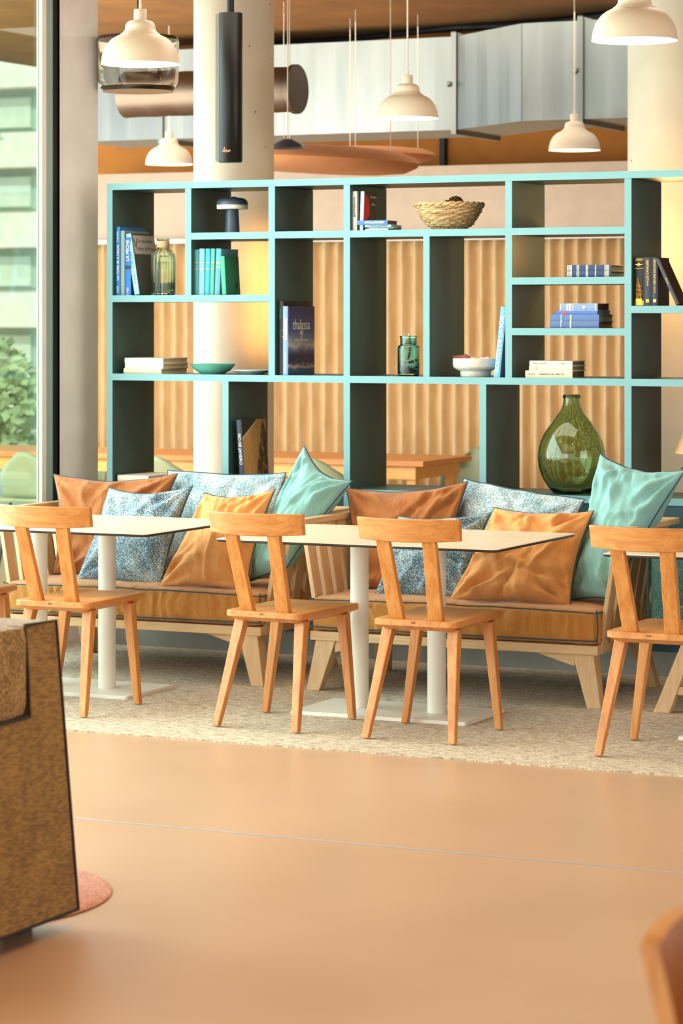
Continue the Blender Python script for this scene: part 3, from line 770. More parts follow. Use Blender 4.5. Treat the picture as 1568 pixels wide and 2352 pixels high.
# wicker basket
t = thing('wicker_basket', 'small round wicker basket holding pine cones on the top shelf', 'basket', (-5.125, 12.085, 2.066))
m_ = MB(); NST = 26
def prof(q): return .082 + (.158-.082)*(q**.62)
for k in range(11):
    z = .012 + k*.0098; q = k/10
    pts = []
    for i in range(NST*4):
        a = 2*PI*i/(NST*4); r_ = prof(q) + .0042*math.cos(NST/2*a*2/2*1.0 + PI*k) * 1.0
        pts.append((r_*math.cos(a), r_*math.sin(a), z+.0012*math.sin(7*a+k)))
    m_.tube(pts, .0046 + .0008*((k*7) % 3), 6, True)
m_.build('weave', M_wick, t, True)
m_ = MB()
for i in range(NST):
    a = 2*PI*i/NST; m_.tube([(prof(q)*math.cos(a), prof(q)*math.sin(a), .008+.108*q) for q in [j/6 for j in range(7)]], .0032, 6)
m_.build('stakes', M_wick, t, True)
m_ = MB()
for s_ in (0, PI):
    m_.tube([((.160+.005*math.cos(13*a+s_))*math.cos(a), (.160+.005*math.cos(13*a+s_))*math.sin(a), .122+.006*math.sin(13*a+s_)) for a in [2*PI*i/120 for i in range(120)]], .0065, 7, True)
m_.build('rim', M_wick, t, True)
m_ = MB()
for s_ in (0, PI):
    m_.tube([((.076+.004*math.cos(12*a+s_))*math.cos(a), (.076+.004*math.cos(12*a+s_))*math.sin(a), .008+.004*math.sin(12*a+s_)) for a in [2*PI*i/90 for i in range(90)]], .006, 7, True)
m_.build('foot_ring', M_wick, t, True)
MB().lathe([(0,.012),(.08,.012),(.08,.016),(0,.016)], seg=32).build('bottom', M_wick, t, True)
for i, (x, y, z, r_, lb) in enumerate(((.04, -.02, .125, .040, 'round brown pine cone on top of the basket'), (-.035, .0, .105, .034, 'pine cone low at the left inside the basket'))):
    m_ = MB(); random.seed(5+i)
    m_.ball((0,0,0), r_*.8, 14, 9)
    for k in range(90):
        zz = 1-2*(k+.5)/90; a = k*2.39996; q = math.sqrt(1-zz*zz)
        m_.ball((q*math.cos(a)*r_*.86, q*math.sin(a)*r_*.86, zz*r_*.86), r_*.19, 6, 4, (1,1,.7))
    o = m_.build('pine_cone', M_cone, None, True); tag(o, lb, 'pine cone', 'pine cones in the basket'); o.location = (-5.125+x, 12.085+y, 2.066+z)
o = MB().lathe([(0,.0),(.010,0),(.022,.012),(.017,.02),(.019,.024),(.012,.033),(.013,.036),(.004,.048),(0,.05)], seg=20).build('seashell', M_cone, None, True); tag(o, 'pointed dark shell standing up out of the basket', 'shell'); o.location = (-5.13, 12.06, 2.162)
# teal jar with shell string
t = thing('glass_jar', 'teal glass jar with a string of shells on the middle shelf', 'jar', (-5.315, 12.03, 1.366))
MB().lathe([(0,0),(.046,0),(.052,.006),(.053,.02),(.053,.135),(.05,.145),(.041,.15),(.040,.153),(.040,.185),(.043,.188),(.043,.193),(.037,.193),(.036,.152),(.047,.142),(.049,.133),(.049,.022),(.045,.012),(0,.012)], seg=56).build('body', M_jar, t, True)
o = thing('shell_string', 'string of pale beads and shells hanging out of the teal jar', 'string of shells', (-5.315, 12.03, 1.366))
m_ = MB()
pts = [(-.012,-.020,.205),(-.014,-.018,.17),(-.017,-.022,.13),(-.02,-.024,.10),(-.008,-.026,.08),(.008,-.026,.082),(.016,-.024,.11),(.017,-.02,.15),(.015,-.02,.19),(.012,-.026,.206)]
for i in range(len(pts)-1):
    for q in (0, .33, .66):
        p = [pts[i][k]*(1-q)+pts[i+1][k]*q for k in range(3)]; m_.ball(p, .0055 if i > 4 else .0036, 8, 6, bumpy=.3, seed=i)
m_.build('beads', M_shell, o, True)
m_ = MB(); random.seed(3)
for k in range(26): m_.ball((random.uniform(-.032,.036), random.uniform(-.03,.03), .020+random.random()**2*.055*(1 if k % 2 else .3)), .008, 8, 6, (1.2,1,.7), .4, k)
m_.build('small_shells', M_shell, o, True)
# ceramic bowl and shells
t = tag(MB().lathe([(0,.0),(.070,.0),(.073,.004),(.073,.026),(.094,.036),(.106,.045),(.108,.052),(.109,.086),(.105,.088),(.101,.086),(.1,.055),(.085,.042),(0,.040)], seg=56).build('bowl', M_ceram, None, True), 'speckled white ceramic footed bowl filled with shells', 'bowl'); t.location = (-4.975, 12.05, 1.366)
o = thing('seashell', 'brown striped pointed shell sticking out of the ceramic bowl', 'shell', (-5.035, 12.03, 1.448))
m_ = MB(); m_.lathe([(.002,-.05),(.012,-.03),(.010,-.028),(.022,-.008),(.020,-.006),(.030,.012),(.027,.016),(.026,.03),(.012,.05),(.001,.056)], seg=24)
ob = m_.build('shell', M_shellb, o, True); ob.rotation_euler = (0, R(105), 0)
for k, (x, y, lb) in enumerate(((-4.98,12.03,'pale round shell in the middle of the ceramic bowl'), (-4.94,12.05,'pale shell right of centre in the ceramic bowl'), (-4.905,12.02,'pale shell at the right rim of the ceramic bowl'))):
    o = MB().ball((0,0,0), .026, 16, 10, (1.1,.9,.7), .35, k+3).build('seashell', M_shell, None, True); tag(o, lb, 'shell', 'pale shells in the ceramic bowl'); o.location = (x, y, 1.440)
# soie book leaning on upright
book('light blue book leaning against the upright right of the ceramic bowl', -4.8405, YB, 1.3665, .030, .17, .335, '#6fb0dc', M_page, None, lean=R(6.2), titles=[('ROUTES DE LA SOIE', .030, .16, M_whiteink, 'up')])
# two dark blue books
G7 = 'dark blue gilt books on the upper right shelf'
for i, lb in enumerate(('dark navy gilt-banded book, lower of the pair on the upper right shelf', 'dark navy gilt-banded book, upper of the pair on the upper right shelf')):
    book(lb, -4.475, YB, 1.835+.0282*i, .028, .20, .216, '#22355e', plain('teal_pages', '#6f948c', .8), G7, lie=True, bands=[(.004,.007),(.010,.013),(.016,.019),(.022,.025),(.050,.053),(.058,.061),(.095,.099),(.102,.105),(.140,.144),(.186,.189),(.192,.195),(.198,.201),(.204,.207)], band_mat=M_silver, rz=R(.5*i))
# stack of four
G8 = 'blue books stacked on the middle right shelf'
book('slate blue hardback at the bottom of the stack of four', -4.557, YB, 1.598, .031, .20, .240, '#53689a', plain('olive_pages', '#6a5c3c', .9), G8, lie=True, bands=[(.098,.104)], band_mat=M_silver, titles=[('Tome II', .013, .055, M_whiteink, 'across')])
book('slate blue hardback, second from the bottom of the stack of four', -4.556, YB, 1.629, .032, .20, .240, '#4f6d9c', plain('grey_pages', '#8d8f74', .9), G8, lie=True, bands=[(.098,.104)], band_mat=M_silver, titles=[('Tome I', .013, .055, M_whiteink, 'across')])
book('thin bright blue magazine-like book under the top of the stack of four', -4.530, YB, 1.661, .017, .19, .205, '#4a68b8', plain('grey_pages2', '#8c9aa0', .9), G8, lie=True, bands=[(.03,.055)], band_mat=plain('magenta_ink', '#a0507c', .6))
tk = book('grey blue book with silver diamond, top of the stack of four', -4.511, YB, 1.678, .035, .17, .188, '#7d93b4', plain('brown_pages2', '#5a3a1c', .9), G8, lie=True, bands=[(.006,.009),(.036,.040),(.042,.045),(.050,.058),(.066,.069),(.178,.181)], band_mat=M_silver)
MB().prism([(-.009,.122),(0,.113),(.009,.122),(0,.131)], 'Y', -.0006, .0016).build('diamond', M_silver, tk)
# cream stack right
G9 = 'cream paperbacks on the lower right shelf'
book('cream paperback at the bottom of the right hand cream stack', -4.681, YB, 1.366, .033, .175, .234, '#dfcbaf', plain('page_dark', '#6f5a38', .9), G9, lie=True, titles=[('La voix de la lumière', .015, .13, M_darkink, 'down'), ('de Souza', .011, .03, M_darkink, 'down')])
book('cream paperback in the middle of the right hand cream stack', -4.662, YB, 1.399, .0235, .18, .215, '#e3cdb6', plain('page_green', '#868a68', .9), G9, lie=True, titles=[('NY', .012, .035, M_redink, 'across')])
book('cream paperback on top of the right hand cream stack', -4.660, YB, 1.4225, .0225, .18, .213, '#e6d8c2', plain('page_green2', '#7c7a5a', .9), G9, lie=True, bands=[(.16,.212)] if False else (), titles=[('Jean Paul, Chartre', .009, .05, M_darkink, 'down'), ('Gallimard', .008, .165, M_greenink, 'down')])
# dark books right
G10 = 'dark bound books at the right end'
db = book('black book with a golden ship on its spine, leftmost at the right end', -4.144, YB, 1.701, .045, .16, .222, '#17110a', M_page, G10, bands=[(.214,.217),(.003,.024)], titles=[('JULES VERNE', .006, .209, M_gold, 'across'), ('LE GRAND LARGE', .0055, .172, M_gold, 'across')])
m_ = MB()
for x0, z0, x1, z1 in ((.012,.03,.016,.125),(.022,.03,.019,.13),(.030,.03,.024,.11),(.010,.095,.036,.09),(.009,.075,.036,.07),(.010,.055,.037,.05),(.016,.125,.037,.06),(.012,.03,.034,.06),(.018,.03,.012,.09),(.034,.03,.022,.1)): m_.tube([(x0,-.001,z0),(x1,-.001,z1)], .0012, 6)
m_.box(.008,.037,-.0012,.0006,.024,.034).ball((.0225,-.0005,.190), .007, 10, 8, (1,.15,1)).box(.006,.039,-.001,.001,.188,.192); m_.build('gold_ship', M_gold, db)
d2b = book('navy book with gold title, second at the right end', -4.097, YB, 1.701, .036, .16, .222, '#232434', M_page, G10, titles=[('LES CAVALIERS', .014, .165, M_gold, 'up'), ('KESSEL', .009, .105, M_gold, 'up')])
MB().box(.010,.024,-.0005,.002,.016,.030).build('gold_square', M_gold, d2b)
d3b = book('narrow navy book with gold title, third at the right end', -4.058, YB, 1.701, .026, .17, .222, '#1f2136', M_page, G10, titles=[("L'ÉCUME DES JOURS", .013, .155, M_gold, 'up'), ('Boris Vian', .008, .075, M_gold, 'up')])
MB().box(.006,.020,-.0005,.002,.016,.030).build('gold_square', M_gold, d3b)
book('dark brown book leaning at a slant, last at the right end', -3.944, YB, 1.7025, .018, .13, .232, '#241a10', M_page, G10, lean=R(-25), spine='#3f3b3e', titles=[('La Peste', .009, .12, M_silver, 'up')])
# demijohn
t = thing('demijohn', 'large round green glass demijohn on the bottom shelf', 'bottle', (-4.50, 12.08, .822))
outer = [(0,.004),(.06,.004),(.082,.0),(.092,.006),(.112,.03),(.137,.07),(.153,.115),(.159,.16),(.157,.20),(.148,.24),(.130,.282),(.105,.32),(.08,.352),(.058,.382),(.045,.41),(.0395,.436),(.0385,.446),(.043,.449),(.0425,.456),(.0395,.459),(.0395,.463),(.034,.464)]
inner = [(.033,.44),(.039,.41),(.052,.382),(.074,.352),(.1,.318),(.125,.28),(.143,.239),(.152,.20),(.154,.16),(.148,.117),(.132,.073),(.107,.034),(.085,.012),(.06,.012),(0,.02)]
MB().lathe(outer + inner, seg=72).build('body', M_demi, t, True, angle=R(60))
# table lamp at the right edge
t = thing('table_lamp', 'table lamp with a woven conical shade at the right edge of the bookcase', 'lamp', (-3.86, 12.10, .822))
MB().lathe([(.0,0),(.06,0),(.06,.012),(.012,.02),(.010,.2),(0,.2)], seg=32).build('base', M_lampb, t, True)
MB().lathe([(.136,.200),(.075,.345),(.072,.345),(.133,.200)], seg=48).build('lamp_shade', M_shade, t, True)
MB().ball((0,0,.26), .025, 14, 10).build('bulb', M_bulb, t, True)
point('table_lamp_light', (-3.86, 12.10, 1.10), 1.5, (1, .62, .28), .03)
sp = bpy.data.lights.new('dining_spot', 'SPOT'); sp.energy = 95; sp.color = (1, .46, .12); sp.spot_size = R(62); sp.spot_blend = .8; sp.shadow_soft_size = .05
o = bpy.data.objects.new('dining_spot', sp); COL.objects.link(o); o.location = (-5.95, 13.15, 1.78); o.rotation_euler = (0, R(90), R(-9.6))
point('dining_lamp_light', (-4.20, 12.62, 1.98), 26, (1, .52, .16), .06)

# ------------------------------------------------------------------ dining chairs
def rrect(hx0, hx1, y0, y1, r, n=5):
    # rounded quad: half width hx0 at y0, hx1 at y1
    P = []
    for (cx, cy, a0) in ((-hx0+r, y0+r, PI), (hx0-r, y0+r, 1.5*PI), (hx1-r, y1-r, 0), (-hx1+r, y1-r, .5*PI)):
        for k in range(n+1): a = a0+.5*PI*k/n; P.append((cx+r*math.cos(a), cy+r*math.sin(a)))
    return P
def make_chair():
    t = thing('dining_chair', '', 'chair', (0,0,0), 0, 'wooden dining chairs at the tables')
    def ring(ins, z, dz=0): return [(x, y, z) for x, y in rrect(.176-ins, .184-ins, -.25+ins, .25-ins, max(.004, .034-ins*.3))]
    MB().rings([ring(.036,.424), ring(.004,.441), ring(.0,.443), ring(0,.4625), ring(.003,.4655)]).build('seat', M_chy, t, True, angle=R(20))
    for sx in (-1, 1):
        def leg(top, foot, a, b_):
            MB().bar((foot[0], foot[1], 0.004), (top[0], top[1], .43), a, a, b_, b_).build('leg', M_chz, t, bevel=.0035)
            # small felt pad
        leg((sx*.138, -.165), (sx*.183, -.293), .029, .046)
        leg((sx*.152, .150), (sx*.204, .135), .028, .044)
        # back upright: flat board leaning to the rear
        b0 = Vector((sx*.083, -.213, .463)); b1 = Vector((sx*.098, -.318, .785))
        MB().bar(b0, b1, .060, .030, .056, .026).build('back_upright', M_chz, t, bevel=.003)
    n = 18; rows = []
    zb, zt = .776, .866
    for i in range(n+1):
        x = -.217 + .434*i/n; c = (abs(x)/.217)**2
        yo = -.368 + .062*c; yi = yo + .024; lean = .016
        e = .004*c
        rows.append([(x*.985, yo+lean, zb+e*1.5), (x, yo, zt), (x, yi, zt), (x*.985, yi+lean, zb+e*1.5)])
    MB().rings(rows).build('top_rail', M_chx, t, True, bevel=.003, angle=R(30))
    text('SPA', .011, t, (.0, -.2508, .4555), (1,0,0), (0,0,1), plain('stamp_brown', '#5a3a20', .8), name='stamp', xs=1.1)
    return t
ch = make_chair()
CH = [(-4.275, 9.972, R(0), 'wooden dining chair seen from behind at the middle table, right of its neighbour'),
      (-4.930, 9.99, R(-3.5), 'wooden dining chair seen from behind at the left end of the middle table'),
      (-5.925, 9.98, R(1), 'wooden dining chair seen from behind at the right side of the left table'),
      (-6.60, 10.05, R(2), 'wooden dining chair at the left edge of the picture, mostly cut off'),
      (-3.300, 9.945, R(-1.5), 'wooden dining chair at the right edge of the picture, back partly cut off')]
for i, (x, y, rz, lb) in enumerate(CH):
    if i == 0: ch.location = (x, y, .006); ch.rotation_euler = (0,0,rz); ch['label'] = lb
    else: dup(ch, (x, y, .006), rz, lb)
# ------------------------------------------------------------------ tables
def make_table():
    t = thing('cafe_table', '', 'table', (0,0,0), 0, 'cafe tables with twin columns')
    def rr(z, ins=0): return [(x, y, z) for x, y in rrect(.622-ins, .622-ins, -.445+ins, .445-ins, .02, 4)]
    MB().rings([rr(.722,.004), rr(.725,.001), rr(.732,0)]).build('edge', M_edge, t, True, angle=R(30))
    MB().rings([rr(.732), rr(.735,.0005)]).build('tabletop', M_tabletop, t, True, angle=R(30))
    def pr(z, ins=0): return [(x, y, z) for x, y in rrect(.395-ins, .395-ins, -.213+ins, .213-ins, .012, 4)]
    MB().rings([pr(0), pr(.011), pr(.014,.003)]).build('base_plate', M_cream, t, True, angle=R(30))
    for sx in (-.175, .175):
        MB().lathe([(0,.013),(.0385,.013),(.0385,.712),(0,.712)], (sx,0,0), 48).build('column', M_cream, t, True)
    MB().box(-.26,.26,-.2,.2,.712,.722).build('mounting_plate', M_cream, t)
    return t
tb_ = make_table()
for i, (x, y, lb) in enumerate(((-4.628, 10.365, 'pale rectangular cafe table in front of the middle sofa'), (-6.236, 10.44, 'pale rectangular cafe table in front of the left sofa, cut off at left'), (-2.955, 10.38, 'pale cafe table at the right edge, only a corner and base plate visible'))):
    if i == 0: tb_.location = (x, y, .006); tb_['label'] = lb
    else: dup(tb_, (x, y, .006), 0, lb)

# ------------------------------------------------------------------ sofas
def make_sofa():
    t = thing('sofa', '', 'sofa', (0,0,0), 0, 'wooden slatted sofas with mustard seat cushions')
    # local origin: centre of front edge on floor, +Y to the back
    zr = .262
    MB().box(-.67,.67, 0,.05, zr-.040, zr).build('front_rail', M_sox, t, bevel=.004)
    MB().box(-.67,.67, .72,.77, zr-.040, zr).build('rear_rail', M_sox, t, bevel=.004)
    for sx in (-1, 1):
        MB().box(min(sx*.62,sx*.67), max(sx*.62,sx*.67), .05,.72, zr-.040, zr).build('side_rail', M_soy, t, bevel=.004)
    m_ = MB()
    for k in range(6): m_.box(-.62,.62, .09+.105*k, .15+.105*k, zr-.012, zr)
    m_.build('seat_slats', M_sox, t)
    for sx in (-1, 1):
        # legs: broad, splayed boards
        def lg(y0, y1, yt0, yt1, xt, xf, wt, wf):
            a = [(sx*xf-wf/2, y0, .0), (sx*xf+wf/2, y0, .0), (sx*xf+wf/2, y1, .0), (sx*xf-wf/2, y1, .0)]
            b = [(sx*xt-wt/2, yt0, zr-.038), (sx*xt+wt/2, yt0, zr-.038), (sx*xt+wt/2, yt1, zr-.038), (sx*xt-wt/2, yt1, zr-.038)]
            MB().hexa(a + b).build('leg', M_soz, t, bevel=.003)
        lg(-.005, .045, .012, .09, .60, .655, .095, .062)
        lg(.735, .79, .62, .70, .62, .655, .075, .055)
        # gusset beside the front leg
        pts = [(sx*.56, zr-.040), (sx*.38, zr-.040), (sx*.56, zr-.092)]
        MB().prism(pts, 'Y', .02, .05).build('gusset', M_sox, t, bevel=.002)
        # arm: leaning slats and top rail
        for k in range(6):
            y = .06 + .115*k
            x0, x1, z0, z1 = sx*.655, sx*.735, zr-.02, .725
            a = [(x0-.010,y,z0),(x0+.010,y,z0),(x0+.010,y+.078,z0),(x0-.010,y+.078,z0)]
            b = [(x1-.010,y,z1),(x1+.010,y,z1),(x1+.010,y+.078,z1),(x1-.010,y+.078,z1)]
            MB().hexa(a + b).build('arm_slat', M_soz, t, bevel=.0025)
        MB().hexa([(sx*.735-.02,.045,.722),(sx*.735+.02,.045,.722),(sx*.735+.02,.80,.722),(sx*.735-.02,.80,.722),(sx*.735-.02,.045,.750),(sx*.735+.02,.045,.750),(sx*.735+.02,.80,.750),(sx*.735-.02,.80,.750)]).build('arm_rail', M_soy, t, bevel=.004)
    for k in range(10):
        x = -.56 + .112*k
        MB().hexa([(x,.70,zr-.02),(x+.07,.70,zr-.02),(x+.07,.72,zr-.02),(x,.72,zr-.02),(x,.80,.735),(x+.07,.80,.735),(x+.07,.82,.735),(x,.82,.735)]).build('back_slat', M_soz, t, bevel=.0025)
    MB().box(-.755,.755,.795,.835,.722,.750).build('back_rail', M_sox, t, bevel=.004)
    # seat cushion
    m_ = MB().rbox(-.665,.665, .005,.70, zr+.002, .408, .022, (170,50,14), .022, 3.0, .015)
    c = m_.build('seat_cushion', M_seat, t, True, angle=R(70))
    for z, nm in ((.400,'piping'), (zr+.020,'piping')):
        pts = []
        for (ax, ay), (bx, by) in zip([(-.665,.003),(.665,.003),(.665,.70),(-.665,.70)], [(.665,.003),(.665,.70),(-.665,.70),(-.665,.003)]):
            nn = 40 if abs(ax-bx) > .1 else 20
            for k in range(nn):
                q = k/nn; x, y = ax+(bx-ax)*q, ay+(by-ay)*q
                sag = (.006 if z > .35 else .0015)*noise.noise(Vector((x*6, y*6, z*30))) + (.010*(1-(abs(x)/.665)**2) if z > .35 else 0) * (1 if abs(ay-by) < .01 else 0)
                pts.append((x*1.002, y + (-.008-.011*(1-(abs(x)/.665)**6) if abs(y-.003) < .001 else 0), z + sag))
        MB().tube(pts, 0.0032, 6, True).build(nm, M_pipe, c, True)
    m_ = MB()
    for sx in (-1, 1): m_.tube([(sx*.665,.003,zr+.020),(sx*.672,-.002,.335),(sx*.665,.003,.402),(sx*.669,-.004,.412)], .0032, 6)
    m_.build('piping', M_pipe, c, True)
    return t
sf = make_sofa()
sf.location = (-4.589, 10.83, .006); sf['label'] = 'slatted beech sofa with mustard seat, right of the two sofas'
dup(sf, (-6.183, 10.85, .006), 0, 'slatted beech sofa with mustard seat, beside the left window')

# ------------------------------------------------------------------ pillows
def pillow(label, mat, corners, thick, bows=(.03,.03,.03,.03), seed=0, wr=.010, group='scatter cushions on the sofas', pipe=M_pipe, edge=.0028, sagx=0, fold=None, power=.42):
    """corners BL, BR, TR, TL in world; bows = inward bow of bottom, right, top, left edge"""
    C_ = [Vector(c) for c in corners]
    base = (C_[0] + C_[1]) / 2
    t = thing('cushion', label, 'cushion', base, 0, group)
    C_ = [c - base for c in C_]
    upv = ((C_[3]-C_[0]) + (C_[2]-C_[1]))/2; rtv = ((C_[1]-C_[0]) + (C_[2]-C_[3]))/2
    nrm = rtv.cross(upv).normalized()        # points to the viewer (-Y) for right x up
    N = 60
    random.seed(seed*17+3)
    folds = []
    for k in range(16):
        side = random.choice((0, 1, 2, 3, 2)); q = random.uniform(-.8, .8)
        st = {0: (q, -1), 1: (1, q), 2: (q, 1), 3: (-1, q)}[side]
        tg = (random.uniform(-.55, .55), random.uniform(-.55, .55))
        folds.append((st, tg, random.uniform(.035, .075), random.choice((1, 1, -1))*random.uniform(.5, 1.1), random.uniform(-.25, .25)))
    def mid(u, v):
        a = (u+1)/2; b = (v+1)/2
        p = C_[0]*(1-a)*(1-b) + C_[1]*a*(1-b) + C_[2]*a*b + C_[3]*(1-a)*b
        ev = 1-u*u; eu = 1-v*v
        p += upv * (bows[0]*ev*(1-b)**2 - bows[2]*ev*b**2)
        p += rtv * (bows[3]*eu*(1-a)**2 - bows[1]*eu*a**2)
        if v > 0: p += upv * .010*noise.noise(Vector((u*2.7, seed*3.1, .3))) * b*b
        if v > 0: p += nrm * .05*sagx*b*b*ev
        return p
    W = rtv.length
    def off(u, v):
        e = max(0, (1-u*u)*(1-v*v))
        return thick/2 * e**power
    def crease(u, v, s):
        q = Vector((u*1.5 + seed*7.3, v*1.5 + s*11, seed))
        a = noise.noise(q*1.1)
        # folds radiating from the corners
        f = 0
        for i, (cu, cv) in enumerate(((-1,-1),(1,-1),(1,1),(-1,1))):
            du, dv = u-cu, v-cv; rr = math.hypot(du, dv); ang = math.atan2(dv, du)
            f += math.sin(ang*9 + seed*2 + i*1.7 + 1.5*noise.noise(Vector((u*2,v*2,seed+i)))) * math.exp(-((rr-.45)/.4)**2)
        rdg = 1-abs(noise.noise(Vector((u*2.2+v*1.3, v*1.1-u*.5, seed*1.9+s)))) * 2
        e = ((1-u*u)*(1-v*v))
        g = 0
        for (st, tg, wd, am, cv) in folds:
            dx, dy = tg[0]-st[0], tg[1]-st[1]; L2 = dx*dx+dy*dy
            t_ = ((u-st[0])*dx+(v-st[1])*dy)/L2
            if -.1 < t_ < 1.05:
                px_ = (u-st[0])-t_*dx; py_ = (v-st[1])-t_*dy
                ds = (px_*-dy + py_*dx)/math.sqrt(L2) + cv*t_*(1-t_)
                g += am * math.exp(-(ds/wd)**2) * max(0, 1-t_)**.8 * min(1, max(0, t_+.1)*5)
        return (a*1.2 + f*.8 + .8*max(0, rdg-.45) + g*1.1) * wr * 1.35 * min(1, e*6)
    m_ = MB()
    grids = []
    for s in (1, -1):
        g = []
        for i in range(N+1):
            row = []
            for j in range(N+1):
                u = math.sin((-1+2*i/N)*PI/2); v = math.sin((-1+2*j/N)*PI/2)
                bnd = i in (0, N) or j in (0, N)
                p = mid(u, v)
                if not bnd: p = p + nrm*s*(off(u, v) + crease(u, v, s))
                row.append(m_.bm.verts.new(p))
            g.append(row)
        for i in range(N):
            for j in range(N):
                q = [g[i][j], g[i+1][j], g[i+1][j+1], g[i][j+1]]
                m_._f(q if s > 0 else q[::-1])
    o = m_.build('cover', mat, t, True, angle=R(120))
    per = []
    K = 30
    for k in range(K): per.append(mid(-1+2*k/K, -1))
    for k in range(K): per.append(mid(1, -1+2*k/K))
    for k in range(K): per.append(mid(1-2*k/K, 1))
    for k in range(K): per.append(mid(-1, 1-2*k/K))
    cen = sum(per, Vector())/len(per)
    per = [p + (p-cen).normalized()*.003 for p in per]
    MB().tube(per, edge, 6, True).build('piping', pipe, t, True)
    return t
# left sofa
pillow('large rust brown cushion at the left end of the left sofa', M_rust, [(-6.80,11.20,.425),(-6.36,11.22,.425),(-6.245,11.42,.905),(-6.885,11.35,.893)], .15, (.02,.02,.085,.07), 1, .012)
pillow('pale blue tweed cushion at the back of the left sofa', M_tw_l, [(-6.30,11.36,.43),(-5.78,11.36,.43),(-5.72,11.52,.915),(-6.34,11.50,.915)], .13, (.02,.02,.03,.03), 2, .007)
pillow('blue grey tweed cushion leaning in front on the left sofa', M_tw_b, [(-6.56,11.02,.42),(-6.10,11.00,.42),(-6.03,11.17,.865),(-6.485,11.19,.845)], .17, (.03,.05,.08,.05), 3, .009)
pillow('light orange linen cushion on the left sofa', M_orange, [(-6.075,10.93,.415),(-5.64,10.96,.415),(-5.565,11.10,.870),(-5.945,11.13,.835)], .17, (.03,.06,.07,.05), 4, .013)
pillow('teal linen cushion propped on the right arm of the left sofa', M_tealfab, [(-5.74,11.10,.425),(-5.47,11.02,.52),(-5.255,11.26,.905),(-5.515,11.30,1.055)], .20, (.02,.06,.09,.03), 5, .014)
# right sofa
pillow('large rust brown cushion at the left end of the right sofa', M_rust, [(-5.24,11.20,.42),(-4.82,11.22,.42),(-4.755,11.42,.905),(-5.325,11.35,.865)], .15, (.02,.02,.07,.05), 6, .012)
pillow('pale blue tweed cushion at the back of the right sofa', M_tw_l, [(-4.86,11.36,.43),(-4.34,11.36,.43),(-4.225,11.50,.835),(-4.805,11.50,.912)], .13, (.02,.02,.02,.02), 7, .007)
pillow('blue grey tweed cushion leaning in front on the right sofa', M_tw_b, [(-5.03,11.02,.42),(-4.575,11.00,.435),(-4.52,11.12,.79),(-4.985,11.17,.755)], .16, (.0,.05,.06,.04), 8, .013)
pillow('light orange linen cushion on the right sofa', M_orange, [(-4.64,10.93,.415),(-4.09,10.96,.415),(-4.035,11.10,.815),(-4.505,11.13,.815)], .19, (.03,.05,.06,.04), 9, .018)
pillow('teal linen cushion propped on the right arm of the right sofa', M_tealfab, [(-4.14,11.10,.425),(-3.93,11.02,.45),(-3.675,11.26,.99),(-4.075,11.30,1.05)], .21, (.02,.06,.07,.03), 10, .014)

# ------------------------------------------------------------------ teal armchair at the right edge
t = thing('armchair', 'teal upholstered lounge chair with slanted wooden legs at the right edge', 'armchair', (-3.40, 10.85, .006))
def slant(x0, x1, y0, y1, yt0, yt1, zt): return MB().hexa([(x0,y0,0),(x1,y0,0),(x1,y1,0),(x0,y1,0),(x0+.115,yt0,zt),(x1+.10,yt0,zt),(x1+.10,yt1,zt),(x0+.115,yt1,zt)])
slant(-.275,-.205,-.02,.03,.02,.08,.30).build('leg', M_soz, t, bevel=.003)
slant(-.275,-.205,.62,.68,.56,.62,.30).build('leg', M_soz, t, bevel=.003)
MB().hexa([(.775,-.02,0),(.845,-.02,0),(.845,.03,0),(.775,.03,0),(.67,.02,.3),(.74,.02,.3),(.74,.08,.3),(.67,.08,.3)]).build('leg', M_soz, t, bevel=.003)
MB().hexa([(.775,.62,0),(.845,.62,0),(.845,.68,0),(.775,.68,0),(.67,.56,.3),(.74,.56,.3),(.74,.62,.3),(.67,.62,.3)]).build('leg', M_soz, t, bevel=.003)
MB().box(-.20,.78,.0,.03,.075,.11).build('stretcher', M_sox, t, bevel=.003)
MB().rbox(-.24,.84,.06,.72,.27,.44,.03,(16,12,6),.01).build('seat_cushion', M_armch, t, True)
a_ = MB().rbox(-.335,-.16,.10,.72,.30,.725,.03,(6,10,10),.006).build('arm_cushion', M_armch, t, True)
MB().tube([(-.335,.10,.31),(-.338,.097,.5),(-.335,.10,.72),(-.25,.10,.73),(-.165,.10,.72)], .005, 6).build('piping', M_pipe, a_, True)
MB().rbox(-.24,.84,.62,.80,.40,.78,.03,(16,6,10),.006).build('back_cushion', M_armch, t, True)

